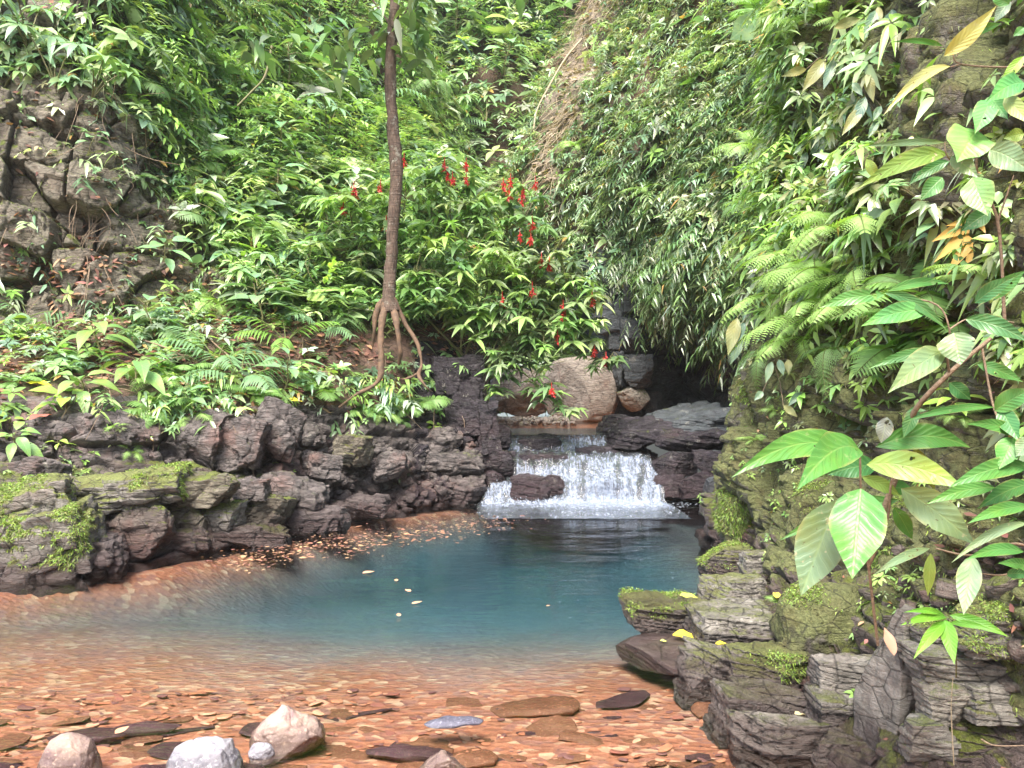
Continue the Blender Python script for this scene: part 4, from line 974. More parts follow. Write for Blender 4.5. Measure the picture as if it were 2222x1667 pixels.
clumps('undergrowth', 'broad hanging leaves over the upper right wall', GD, 260, lambda px, py, c: sst(c[:, 2], 1.6, 2.2) * sst(fbm(c * 1.1, 3, 169), -.1, .2) * (px > 1560), 861, ['blue', 'fern', 'olive', 'bright'], .17, k=(4, 7), lift=.3, aspect=.32, droop=1.0, T=TN)
clumps('undergrowth', 'tiny ferns and weeds on the mossy right wall', GD, 700, dD2, 87, ['fern'], .035, lift=.03, aspect=.45, droop=.5)
# upper part of the right wall near the valley edge is fully overgrown
dD3 = lambda px, py, c: (px < 1760) * (py < 560) * 1. + .25 * (px < 1900) * (py < 700)
clumps('undergrowth', 'leafy growth over the upper far end of the right wall', GD, 2600, dD3, 88, ['mid', 'olive', 'fern', 'pale'], .15, lift=.35, aspect=.34, droop=.6)
clumps('undergrowth', 'hanging sprays over the upper far end of the right wall', GD, 900, dD3, 89, ['mid', 'fern'], .12, k=(8, 12), lift=.4, aspect=.26, whorl=False)
# fuzz of moss: short blades
def mossfuzz(name, label, G, n, dens, seed, L=.022):
    r = np.random.default_rng(seed); p_, nm = sample(G, n, dens, seed)
    D = unit(nm + [0, 0, -.6] + r.normal(0, .5, (n, 3))); c = pick(['olive', 'fern'], n, r) * [1, .9, .8]
    T = (np.array([[0, -1, 0], [0, 1, 0], [1, 0, 0]]), np.array([[0, 1, 2]]))
    v, f, c2, uv = leaves(p_, D, nm + r.normal(0, .4, (n, 3)), r.uniform(.5, 1.5, n) * L, L * .35, .4, c, T)
    tag(mesh(name, v, f, M['fern'], False, col=c2, uv=uv), label, 'moss', kind='stuff')
mossfuzz('moss', 'shaggy olive moss over the right wall', GD, 15000, lambda px, py, c: sst(c[:, 2], .2, .6) * sst(fbm(c * 1.6, 3, 90), -.3, .2) * (py > 0), 91)

def rockfuzz(n, seed, L=.02):
    r = np.random.default_rng(seed); Ps, Ns, Ws = [], [], []
    for v, f, m_ in MOSSY:
        a, b, c, d = (v[f[:, i]] for i in range(4)); nm = np.cross(c - a, d - b); ar = np.linalg.norm(nm, axis=1); nm = nm / (ar[:, None] + 1e-9); cen = (a + b + c + d) / 4
        if np.sum(nm * (cen - v.mean(0))) < 0: nm = -nm
        w_ = ar / np.maximum(cen[:, 1], 2) ** 2 * sst(fbm(cen * 3.2, 3, 97) + nm[:, 2] * .35, .05 if m_ == 'moss' else .25, .5) * (cen[:, 2] > .08) * (nm[:, 1] < .4)
        Ps.append(cen + (b - a) * r.uniform(-.4, .4, (len(a), 1))); Ns.append(nm); Ws.append(w_)
    Ps, Ns, Ws = np.concatenate(Ps), np.concatenate(Ns), np.concatenate(Ws); k_ = r.choice(len(Ps), n, p=Ws / Ws.sum())
    p_, nm = Ps[k_] + r.normal(0, .008, (n, 3)), Ns[k_]; D = unit(nm + [0, 0, -.5] + r.normal(0, .55, (n, 3))); c = pick(['olive', 'fern'], n, r) * [.95, .9, .7]
    T = (np.array([[0, -1, 0], [0, 1, 0], [1, 0, 0]]), np.array([[0, 1, 2]]))
    Ls = r.uniform(.4, 1.4, n) * L * np.clip(p_[:, 1] / 4, .7, 1.8)
    v, f, c2, uv = leaves(p_, D, nm + r.normal(0, .4, (n, 3)), Ls, Ls * .35, .4, c, T)
    tag(mesh('moss', v, f, M['fern'], False, col=c2, uv=uv), 'shaggy green moss growing on the rocks of both banks', 'moss', kind='stuff')
rockfuzz(110000, 98, .016)
# leaf litter: brown leaves lying on the left bank and shelf
def litter(name, label, G, n, dens, seed, L, pal, lift=.01):
    r = np.random.default_rng(seed); p_, nm = sample(G, n, dens, seed); up = unit(nm * .6 + [0, 0, .8])
    D = unit(np.cross(up, r.normal(0, 1, (n, 3)))); c = V(pal)[r.integers(len(pal), size=n)] * r.uniform(.6, 1.3, (n, 1))
    v, f, c2, uv = leaves(p_ + nm * lift, D, up + r.normal(0, .35, (n, 3)), r.uniform(.5, 1.4, n) * L, L * .45, r.uniform(-.2, .2, n), c)
    tag(mesh(name, v, f, M['dry'], True, col=c2, uv=uv), label, 'leaf litter', kind='stuff')
BR = [(.22, .10, .06), (.32, .17, .09), (.15, .07, .05), (.40, .25, .15), (.28, .12, .10)]
litter('leaf_litter', 'brown dead leaves covering the left shelf and slope', GA, 5200, lambda px, py, c: (py > 560) * (py < 900) * (px < 1030) * sst(fbm(c * 1.2, 3, 92), -.35, .1), 93, .12, BR)
litter('leaf_litter', 'dead leaves caught on the left cliff and hillside', GA, 1500, lambda px, py, c: 1. * (py < 600) * (px < 760), 94, .13, BR)
litter('leaf_litter', 'pale dead leaves on the bare earth scar', GC, 2600, lambda px, py, c: 1. * scarm(px, py) * (py < 400) * (py > -80), 95, .22, [(.36, .28, .20), (.46, .37, .28), (.24, .18, .13)])
litter('leaf_litter', 'brown dead leaves caught on the right bank', GD, 420, lambda px, py, c: sst(c[:, 2], .05, .2) * (1 - sst(c[:, 2], 2, 3)), 96, .05, BR)

# ------------------------------------------------------------------ plant prototypes
HID = Vector((0, -60, -40))
def blades(mat, parent, name, B, D, U, L, W, dr, col, T=T8, **k):
    v, f, c, uv = leaves(B, D, U, L, W, dr, col, T, **k); return mesh(name, v, f, M[mat], True, parent, c, uv)
def frond_mesh(L, col, n=22, arch=.5, pw=.24, seed=0, bip=False, down=0):
    """a pinnate frond along +X, rising then drooping; returns MB"""
    r = np.random.default_rng(seed); mb = MB(); s = np.linspace(0, 1, 14)
    sp = np.stack([s * L * .92, np.sin(s * 2 + seed) * .03 * L, L * (.62 * s * (1 - down) - arch * 1.15 * s ** 2)], 1)
    v, f = tube(sp, np.linspace(.006, .0018, 14) * L / .6, 5); mb.add(v, f, (.16, .20, .06))
    t = np.linspace(.12, .985, n); X_ = np.stack([np.interp(t, s, sp[:, i]) for i in range(3)], 1)
    tg = unit(np.gradient(X_, axis=0)); env = np.sin(np.clip(t, 0, 1) ** .75 * np.pi) ** .8 * .9 + .1
    for sg in (-1, 1):
        D = unit(np.cross(tg, [0, 0, 1.]) * sg + tg * .45 + [0, 0, -.12] + r.normal(0, .05, (n, 3)))
        U = np.cross(D, tg) * -sg + [0, 0, .6]
        ln = env * pw * L * r.uniform(.9, 1.1, n)
        if not bip:
            T = (np.array([[0, -.8, 0], [0, .8, 0], [.3, -1, .1], [.3, 1, .1], [.7, -.7, .05], [.7, .7, .05], [1, 0, 0]]), np.array([[0, 1, 3], [0, 3, 2], [2, 3, 5], [2, 5, 4], [4, 5, 6]]))
            v, f, c, uv = leaves(X_, D, U, ln, ln * .15 + .003, .25, col * r.uniform(.85, 1.15, (n, 1)), T); mb.add(v, f, c, uv)
        else:
            m = 9; u = np.linspace(.08, .95, m)
            for q in range(n):
                b = X_[q] + D[q] * (u * ln[q])[:, None] - [0, 0, .25 * ln[q]] * (u ** 2)[:, None]
                sd_ = unit(np.cross(D[q], U[q]))
                for s2 in (-1, 1):
                    D2 = unit(sd_ * s2 + D[q] * .5)[None].repeat(m, 0)
                    l2 = (1 - u) * ln[q] * .17 + .006
                    v, f, c, uv = leaves(b, D2, np.broadcast_to(U[q], (m, 3)), l2, l2 * .5, .1, col * r.uniform(.9, 1.1), (np.array([[0, -1, 0], [0, 1, 0], [.6, .8, .05], [.6, -.8, .05], [1, 0, 0]]), np.array([[0, 1, 2], [0, 2, 3], [3, 2, 4]]))); mb.add(v, f, c, uv)
    return mb
def make_fern(col, nf=8, L=.6, seed=0, bip=False, arch=.5, spread=6.28, start=0):
    root = thing('fern', 'fern', 'fern', HID); r = np.random.default_rng(seed)
    fr = [frond_mesh(L, V(col), 17 if bip else 24, arch * r.uniform(.8, 1.2), .26, seed * 7 + j, bip) for j in range(3)]
    ms = []
    for j in range(nf):
        if j < 3: o = fr[j].build('frond', M['fern'], root); ms.append(o)
        else: o = ms[j % 3].copy(); COL.objects.link(o); o.parent = root
        s = r.uniform(.65, 1.1); o.scale = (s, s, s); o.rotation_euler = (r.uniform(-.2, .2), r.uniform(-.45, .3), start + j / nf * spread + r.uniform(-.3, .3))
    return root
def make_broad(col, nl=8, L=.2, seed=0, h=.2, asp=.42, droop=.5, mat='leaf_big', name='broadleaf_plant'):
    root = thing(name, 'plant', 'plant', HID); r = np.random.default_rng(seed)
    mb = MB(); top = np.array([r.uniform(-.05, .05), r.uniform(-.05, .05), h])
    v, f = tube([top * t + [0.02 * math.sin(t * 5), 0, 0] for t in np.linspace(-.1, 1, 6)], np.linspace(.008, .004, 6), 6); mb.add(v, f, (.1, .12, .04))
    specs = []
    for j in range(nl):
        z = .55 + .45 * (j / nl); th = j * 2.4 + r.uniform(-.3, .3); el = .1 + .7 * (j / nl)
        D = np.array([math.cos(th) * math.cos(el), math.sin(th) * math.cos(el), math.sin(el)]); b = top * z; e = b + D * L * .28
        v, f = tube([b, (b + e) / 2 + [0, 0, .01], e], [.003, .0025, .002], 5); mb.add(v, f, (.12, .18, .05)); specs.append((e, D * [1, 1, .45], r.uniform(.75, 1.15) * L))
    mb.build('stem', M['stem'], root)
    for e, D, l in specs:
        c = V(col) * r.uniform(.8, 1.2) * r.uniform(.93, 1.07, 3)
        blades(mat, root, 'leaf', e[None], unit(D)[None], np.array([[0, 0, 1.]]) + r.normal(0, .15, (1, 3)), l, l * asp, droop * r.uniform(.6, 1.3), c, TB, wave=.03)
    return root
def make_palmate(col, seed=0, n=4, L=.16, h=.35):
    root = thing('sapling', 'sapling', 'sapling', HID); r = np.random.default_rng(seed); mb = MB(); lb = MB()
    for j in range(n):
        th = r.uniform(0, 6.3); t = np.array([math.cos(th) * .22, math.sin(th) * .22, h * r.uniform(.6, 1.2)]) * r.uniform(.7, 1.2)
        v, f = tube([t * q + [0, 0, .06 * math.sin(q * 3.1)] for q in np.linspace(0, 1, 6)], np.linspace(.007, .003, 6), 5); mb.add(v, f, (.12, .12, .05))
        k_ = 8; a = np.arange(k_) / k_ * 6.283 + r.uniform(0, 1); D = np.stack([np.cos(a), np.sin(a), r.uniform(-.2, .3, k_)], 1)
        v, f, c, uv = leaves(t[None].repeat(k_, 0) + D * .015, D, [[0, 0, 1.]] * k_ + r.normal(0, .1, (k_, 3)), r.uniform(.8, 1.2, k_) * L, L * .34, r.uniform(.3, .8, k_), V(col) * r.uniform(.8, 1.2, (k_, 1)), TN); lb.add(v, f, c, uv)
    mb.build('stem', M['stem'], root); lb.build('foliage', M['leaf_big'], root)
    return root
def make_palm(col, seed=0, nf=5, L=.5):
    root = thing('palm_seedling', 'palm', 'palm', HID); r = np.random.default_rng(seed)
    for j in range(nf):
        mb = MB(); n = 11; s = np.linspace(0, 1, 10); sp = np.stack([s * L, s * 0, L * (.9 * s - .62 * s ** 2)], 1)
        v, f = tube(sp, np.linspace(.006, .002, 10), 5); mb.add(v, f, (.2, .26, .08)); t = np.linspace(.3, 1, n); X_ = np.stack([np.interp(t, s, sp[:, i]) for i in range(3)], 1)
        for sg in (-1, 1):
            D = np.stack([np.full(n, .75), np.full(n, sg * .8), r.uniform(-.2, .25, n)], 1)
            v, f, c, uv = leaves(X_, D, [[0, 0, 1.]] * n + r.normal(0, .1, (n, 3)), L * .34 * (1 - .5 * (t - .3)), L * .045, .5, V(col) * r.uniform(.85, 1.15, (n, 1)), TN); mb.add(v, f, c, uv)
        o = mb.build('frond', M['fern'], root); o.rotation_euler = (0, r.uniform(-.3, .2), j / nf * 6.28 + r.uniform(-.3, .3))
    return root
G1, G2, G3 = (.20, .36, .10), (.16, .28, .10), (.14, .24, .14)
PR = {'fern_a': make_fern(G1, 8, .6, 1), 'fern_b': make_fern(G2, 7, .6, 2, arch=.65), 'fern_c': make_fern((.29, .46, .13), 8, .75, 3, True, .55), 'fern_d': make_fern((.22, .36, .14), 6, .75, 4, True, .75),
      'broad_a': make_broad((.17, .32, .10), 9, .24, 1, .22, .42, .7), 'broad_b': make_broad((.16, .32, .17), 7, .26, 2, .3, .46, .35), 'broad_c': make_broad((.26, .44, .08), 7, .2, 3, .15, .5, .4),
      'pal_a': make_palmate((.18, .33, .20), 1), 'pal_b': make_palmate((.18, .33, .14), 2, 5), 'palm_a': make_palm((.18, .32, .15), 1), 'palm_b': make_palm((.18, .35, .06), 2, 6)}
def plant(kind, px, py, size, label, rz=None, which=(0,), off=.0, tilt=None, cat=None, group=None):
    h, n = cast(px, py, which); s = size / F * h.y       # size: photo pixels across
    base = {'f': 1.15, 'b': .75, 'p': .85}[kind[0]] * (1.15 if kind in ('fern_c', 'fern_d') else 1) * (1 if kind[:4] != 'palm' else 1.1)
    k = s / base; lean = tilt if tilt is not None else (-.25 + .0, 0)
    o = dup(PR[kind], h + n * off, rz if rz is not None else random.uniform(0, 6.28), k, label, group=group)
    q = Vector((0, 0, 1)).lerp(n, .35).normalized()
    o.rotation_euler = (Vector((0, 0, 1)).rotation_difference(q).to_matrix() @ Euler((0, 0, o.rotation_euler[2])).to_matrix()).to_euler()
    return o
LP = [ # kind, px, py, size, label
 ('palm_a', 60, 690, 170, 'palm seedling with stiff leaflets at the far left below the cliff'),
 ('broad_c', 20, 740, 150, 'yellow green leafy plant at the left edge below the palm seedling'),
 ('fern_a', 40, 830, 120, 'pale green fern at the left edge of the shelf'),
 ('broad_c', 140, 900, 170, 'plant with a yellow leaf and lime leaves beside the big red dead leaf'),
 ('broad_a', 195, 880, 170, 'drooping leaved plant right of the yellow leaf plant'),
 ('broad_a', 215, 780, 200, 'tall drooping plant among the ferns left of the shelf middle'),
 ('broad_a', 285, 850, 190, 'large drooping plant with mottled leaves hanging over the shelf edge'),
 ('fern_a', 150, 790, 130, 'small pale fern left of the tall drooping plant'),
 ('fern_b', 330, 720, 200, 'arching fern above the shelf beneath the square cliff blocks'),
 ('broad_b', 330, 735, 150, 'bluish broad leaved plant under the arching fern'),
 ('fern_c', 345, 830, 170, 'lime fern right of the mottled leaved plant'),
 ('fern_a', 400, 810, 180, 'feathery fern in the middle of the shelf'),
 ('fern_a', 330, 890, 150, 'fern drooping over the shelf edge below the lime fern'),
 ('fern_c', 410, 905, 140, 'lime fern hanging over the upright rock ribs'),
 ('broad_b', 420, 905, 120, 'small broad leaved plant above the upright rock ribs'),
 ('palm_a', 470, 790, 190, 'dark palm like plant left of the tall pale rosette'),
 ('palm_a', 520, 830, 200, 'wide palm like plant under the tall pale rosette'),
 ('broad_b', 565, 720, 210, 'tall plant with a rosette of pale leaves on a green stalk'),
 ('palm_b', 620, 745, 160, 'yellow green palm fronds right of the tall pale rosette'),
 ('fern_d', 655, 800, 170, 'dark fern right of the yellow green palm fronds'),
 ('broad_b', 615, 850, 150, 'oval leaved plant over the leaning triangular rock'),
 ('fern_a', 560, 860, 150, 'fern between the palm like plants and the triangular rock'),
 ('fern_a', 690, 850, 140, 'scrubby fern at the right end of the shelf'),
 ('palm_a', 690, 720, 150, 'palm like plant left of the tree roots'),
 ('fern_d', 740, 690, 160, 'arching frond plant touching the tree roots from the left'),
 ('fern_c', 470, 650, 170, 'lime ferns at the foot of the hillside undergrowth'),
 ('pal_b', 540, 640, 150, 'whorled sapling right of the lime ferns'),
 ('pal_a', 620, 640, 160, 'whorled sapling on the hillside left of the tree'),
 ('fern_b', 450, 495, 210, 'large fern beside the yellow fronds on the cliff'),
 ('fern_a', 500, 560, 150, 'bright fern below the large cliff fern'),
 ('broad_b', 355, 590, 130, 'heart leaved plant on the broken cliff ledge'),
 ('broad_b', 195, 335, 90, 'small plant with two light leaves on the cliff face'),
 ('broad_b', 95, 560, 90, 'small plant with hanging leaves on the cliff blocks'),
 ('fern_b', 300, 385, 130, 'drooping fern on the cliff under the thin roots'),
 ('pal_a', 60, 110, 210, 'pale whorled sapling at the top left corner'),
 ('pal_a', 120, 190, 210, 'pale whorled sapling hanging over the top left cliff'),
 ('pal_b', 200, 215, 200, 'pale whorled sapling right of the hanging one'),
 ('pal_b', 10, 190, 150, 'whorled sapling cut by the left edge'),
 ('pal_a', 215, 40, 170, 'whorled sapling at the top of the frame above the cliff'),
 ('broad_a', 270, 130, 150, 'broad leaved plant at the top of the cliff'),
 ('fern_b', 290, 180, 170, 'fern spilling over the cliff edge near the top'),
 ('fern_c', 245, 930, 70, 'tiny lime tuft on the dark rock bank'),
 ('pal_b', 345, 945, 70, 'tiny dark green seedling hanging on the rock rib'),
 ('fern_c', 285, 980, 70, 'tiny lime tuft below the dark seedling'),
 ('broad_a', 30, 985, 130, 'long leaved plant at the left edge above the boulders'),
 ('broad_c', 135, 975, 80, 'small bright plant on the dark outcrop'),
 ('fern_a', 95, 1085, 110, 'light fern growing from the left edge boulders'),
 ('broad_c', 20, 930, 90, 'lime seedlings at the left edge under the dead leaves'),
 ('fern_a', 900, 880, 130, 'arching fern frond plant under the tree roots'),
 ('fern_c', 830, 900, 110, 'lime fern low on the bank under the roots'),
 ('fern_b', 865, 915, 90, 'small leafy fern on the bank beside the arching fern'),
 ('pal_b', 985, 825, 110, 'small sapling on top of the dark jutting block'),
 ('pal_b', 850, 815, 70, 'small seedling between the tree roots'),
 ('broad_c', 940, 935, 60, 'small lime leaf sprout on the brown block'),
 ('fern_a', 790, 890, 120, 'pale weedy fern left of the roots foot'),
]
HP = [
 ('pal_a', 330, 60, 190, 'whorled sapling right of the cliff at the top left'), ('broad_a', 420, 90, 200, 'big leaved plant below the top edge left of the orange frond'), ('fern_b', 540, 60, 230, 'large fern like spray near the top edge between cliff and trunk'),
 ('broad_b', 640, 130, 210, 'broad leaved plant behind the slanting sapling stem'), ('pal_b', 740, 60, 200, 'whorled sapling at the top edge just left of the trunk'), ('broad_b', 600, 220, 220, 'big pale leaves above the pinkish dead leaf'),
 ('fern_d', 700, 210, 220, 'pale feathery fern left of the trunk high on the hillside'), ('palm_a', 780, 250, 230, 'palm fronds beside the trunk high on the hillside'), ('pal_a', 440, 200, 180, 'whorled sapling near the orange dead frond'),
 ('broad_a', 380, 300, 170, 'drooping plant at the upper edge of the cliff face'), ('pal_b', 520, 320, 190, 'whorled sapling on the hillside below the pinkish dead leaf'), ('fern_a', 450, 380, 190, 'fern at the right edge of the cliff face'),
 ('broad_b', 600, 390, 190, 'pale compound leaves on the middle of the hillside'), ('pal_a', 690, 330, 180, 'whorled sapling left of the trunk at mid height'), ('broad_b', 590, 480, 170, 'broad leaved plant right of the yellow dead frond'),
 ('fern_d', 660, 450, 180, 'fern left of the red flower spikes'), ('pal_b', 700, 540, 170, 'whorled sapling below the leftmost red flowers'), ('broad_a', 560, 560, 160, 'drooping plant above the lime ferns'),
 ('palm_b', 740, 160, 190, 'yellow green palm fronds left of the trunk near the top')]
for k_, px, py, sz_, lb in HP: plant(k_, px, py, sz_ * 1.1, lb, off=.35)
GP = [('broad_b', 930, 60, 170, 'pale leafy plant at the top right of the trunk'), ('fern_d', 900, 220, 200, 'pale palm like fronds right of the trunk'), ('broad_b', 1010, 120, 150, 'broad leaved plant left of the earth scar near the top'), ('pal_a', 1100, 60, 160, 'whorled tree top near the top edge left of the scar'),
 ('palm_a', 980, 290, 180, 'bright palm fronds above the red flowers'), ('broad_b', 1090, 200, 150, 'pale broad leaves left of the long pale vine'), ('pal_b', 1060, 310, 150, 'whorled plant above the highest red flowers'), ('fern_c', 950, 20, 170, 'bright frond plant at the top edge right of the trunk')]
for k_, px, py, sz_, lb in GP: plant(k_, px, py, sz_, lb, which=(0, 1), off=1.0)
for k_, px, py, sz_, lb in LP: plant(k_, px, py, sz_ * 1.25, lb)
RP = [
 ('fern_c', 1640, 330, 190, 'pale fern high on the wall left of the grey leaved plant'),
 ('fern_c', 1690, 365, 150, 'yellow green fern under the pale fern high on the wall'),
 ('fern_c', 1770, 40, 190, 'bright fern at the top of the wall'),
 ('fern_c', 1840, 50, 160, 'bright fern right of the topmost fern'),
 ('fern_a', 1640, 30, 170, 'grey green fern at the top near the round leaves'),
 ('fern_c', 1850, 510, 330, 'large bright fern below the mossy hollow'),
 ('fern_c', 1770, 570, 290, 'broad bright fern arching toward the pool'),
 ('fern_c', 1900, 590, 330, 'large fern behind the foreground leaves'),
 ('fern_c', 1700, 640, 230, 'yellow green fern spilling over the wall edge'),
 ('fern_c', 1780, 680, 320, 'dense fern in the middle of the fern bank'),
 ('fern_d', 1660, 770, 150, 'drooping fern at the lower left corner of the fern bank'),
 ('fern_c', 1750, 735, 230, 'lush fern over the mossy pillar'),
 ('fern_d', 1820, 760, 240, 'pale drooping fern over the black hollow'),
 ('fern_a', 2000, 640, 330, 'coarse fern with long strap leaflets behind the stem'),
 ('fern_a', 2060, 740, 380, 'coarse yellow green fern right of the black hollow'),
 ('fern_a', 1960, 760, 300, 'coarse fern with curling strap leaflets'),
 ('fern_c', 1720, 530, 210, 'light fern at the upper left of the fern bank'), ('fern_c', 1810, 600, 300, 'layered pale fern in the heart of the fern bank'), ('fern_c', 1860, 680, 280, 'pale fern left of the arching strap fern'),
 ('fern_c', 2130, 620, 260, 'fern at the right edge behind the oval leaves'),
 ('fern_b', 1620, 450, 170, 'dark fern on the wall edge halfway up'),
 ('fern_c', 1680, 430, 170, 'light fern on the wall edge halfway up'),
 ('fern_b', 1760, 420, 150, 'small fern under the purple dead leaf'),
 ('pal_a', 1890, 265, 150, 'compound leaved seedling on the dark mossy rock'),
 ('pal_b', 2010, 440, 150, 'whorled seedling under the spotted pale leaf'),
 ('broad_a', 1640, 600, 140, 'long leaved plant on the wall edge over the dark hollow'),
 ('broad_b', 1900, 420, 150, 'broad leaved plant under the arching pale leaves'),
 ('broad_a', 1990, 500, 190, 'broad leaved plant between the ferns and the dry yellow leaf'),
 ('broad_b', 2100, 560, 200, 'broad leaved plant below the dry yellow leaf'),
 ('broad_c', 2060, 900, 150, 'bright toothed plant low on the wall right'),
 ('fern_c', 2080, 910, 130, 'small yellow green fern low on the wall right'),
 ('fern_c', 1690, 890, 80, 'tiny fern on the moss covered pillar'),
 ('fern_c', 1640, 960, 90, 'tiny fern between the moss covered knobs'),
 ('fern_c', 1700, 1310, 90, 'tiny fern on the left face of the green mossy boulder'),
 ('fern_c', 1790, 1320, 90, 'tiny fern on top of the green mossy boulder'),
 ('fern_c', 1740, 1130, 80, 'lime sprig on the moss behind the hanging leaf'),
 ('broad_c', 2020, 1480, 60, 'tiny round leaved weed on the layered block'),
 ('broad_c', 2040, 1620, 90, 'tiny round leaved weed at the bottom right'),
]
for k_, px, py, sz_, lb in RP: plant(k_, px, py, sz_ * (1.3 if sz_ > 140 else 1), lb, which=(3,), off=.02)
CP = [('fern_c', 1410, 420, 110, 'light sprig on the steep hill above the dark hollow'), ('fern_c', 1500, 560, 120, 'lighter shrub fern hanging above the dark hollow'), ('fern_b', 1440, 640, 150, 'drooping fern over the shaded rock column'),
      ('fern_b', 1545, 660, 140, 'drooping fern over the dark hollow near the wall'), ('fern_c', 1250, 330, 110, 'bright weeds on the lower end of the earth scar')]
for k_, px, py, sz_, lb in CP: plant(k_, px, py, sz_, lb, which=(2,), off=.2)
for o in PR.values():
    for c in list(o.children): bpy.data.objects.remove(c)
    bpy.data.objects.remove(o)
# ------------------------------------------------------------------ tree with stilt roots
def tree():
    d0 = 11.45
    base = P(845, 790, d0); root = thing('tree', 'slender brown tree standing on exposed stilt roots in the middle of the photo', 'tree', base)
    pth = [(848, 676, 11.5), (844, 640, 11.5), (849, 560, 11.5), (853, 480, 11.5), (860, 400, 11.5), (858, 330, 11.5), (850, 250, 11.5), (847, 160, 11.5), (849, 90, 11.5), (856, 20, 11.5), (858, -60, 11.5), (852, -200, 11.5), (860, -400, 11.6), (880, -650, 11.7)]
    q = crom(V([P(*a) for a in pth]), 60)
    wpx = np.interp(np.linspace(0, 1, 60), np.linspace(0, 1, 14), [37, 26, 23, 23, 25, 26, 21, 21, 20, 19, 18, 16, 13, 9]) / 2 * 1.12
    mb = MB(); v, f = tube(q, wpx / F * 11.5 * 1.0, 16, .03, 3); mb.add(v, f); trunk = mb.build('trunk', M['bark'], root, base)
    for k_, pt in enumerate([
        [(848, 590, 11.5, 8), (846, 635, 11.5, 9.5), (838, 660, 11.45, 15), (828, 700, 11.35, 13), (826, 760, 11.25, 11), (826, 810, 11.2, 12), (812, 835, 11.15, 9), (770, 858, 11.0, 7), (735, 885, 10.9, 4)],
        [(848, 590, 11.5, 8), (846, 635, 11.5, 9.5), (852, 665, 11.45, 14), (862, 710, 11.3, 12), (868, 760, 11.3, 9), (866, 790, 11.4, 6)],
        [(848, 590, 11.5, 8), (846, 635, 11.5, 9.5), (858, 660, 11.5, 13), (880, 705, 11.5, 8), (905, 745, 11.4, 7), (915, 790, 11.35, 7), (908, 815, 11.3, 9), (925, 840, 11.2, 6), (938, 850, 11.3, 4)],
        [(848, 590, 11.5, 8), (846, 635, 11.5, 9.5), (832, 650, 11.6, 12), (815, 680, 11.6, 12), (812, 720, 11.6, 7), (808, 760, 11.7, 4)],
        [(905, 812, 11.35, 5), (880, 822, 11.3, 4), (850, 820, 11.3, 3)]]):
        c = crom(V([P(a, b, e) for a, b, e, _ in pt]), 30); rr = crom(V([[x[3]] for x in pt]), 30)[:, 0] / F * 11.3 * .55
        v, f = tube(c, rr, 12, .03, k_); mb = MB(); mb.add(v, f); mb.build('root', M['root'], root, base)
    # branches and crown
    r = np.random.default_rng(5)
    for k_, (a, b) in enumerate([((856, 110), (905, 15)), ((850, 60), (700, -60)), ((853, 0), (980, -120)), ((855, -200), (620, -380)), ((860, -300), (1120, -480)), ((862, -420), (760, -700)), ((870, -560), (980, -820))]):
        A_, B_ = P(*a, 11.5), P(*b, 11.5 + r.uniform(-1.4, 1.0) * (k_ > 0)); c = [A_ * (1 - t) + B_ * t + [0, 0, .25 * math.sin(t * 3)] for t in np.linspace(0, 1, 8)]
        v, f = tube(c, np.linspace(.035 if k_ > 2 else .015, .008, 8), 7); mb = MB(); mb.add(v, f); mb.build('branch', M['bark'], trunk, base)
    cs = []
    for cx, cy_, dd, n, sp in [(700, -60, 10.8, 7, .7), (640, 60, 10.6, 4, .5), (970, -130, 11.6, 8, .7), (620, -380, 10.6, 16, 1.3), (1120, -480, 12, 18, 1.5), (760, -700, 11, 20, 1.6), (980, -820, 11.8, 20, 1.6), (905, 15, 11.4, 4, .12), (905, 100, 11.4, 5, .2), (790, 70, 11.3, 6, .35)]:
        cs.append(P(cx, cy_, dd) + r.normal(0, 1, (n, 3)) * [sp, sp * .7, sp * .45])
    C_ = np.concatenate(cs); n = len(C_); kk = 7; id_ = np.repeat(np.arange(n), kk); N = n * kk
    D = unit(r.normal(0, 1, (N, 3)) * [1, 1, .35] + [0, 0, -.2])
    v, f, c, uv = leaves(C_[id_] + r.normal(0, .12, (N, 3)), D, [[0, 0, 1.]] * N + r.normal(0, .3, (N, 3)), r.uniform(.2, .36, N), r.uniform(.1, .15, N), r.uniform(.3, .8, N), pick(['mid', 'dark'], N, r), TN)
    mesh('crown', v, f, M['leaf'], True, root, c, uv, base)
    # label band on the bark
    b = P(848, 80, 11.5); v, f = tube([b, b + [0, 0, .035]], [.079, .079], 16); mb = MB(); mb.add(v, f); m, t = newmat('pale_lichen'); q2 = NB(t); q2.out(q2.bsdf((.62, .66, .62), .6)); mb.build('pale_ring', m, root, base)
tree()

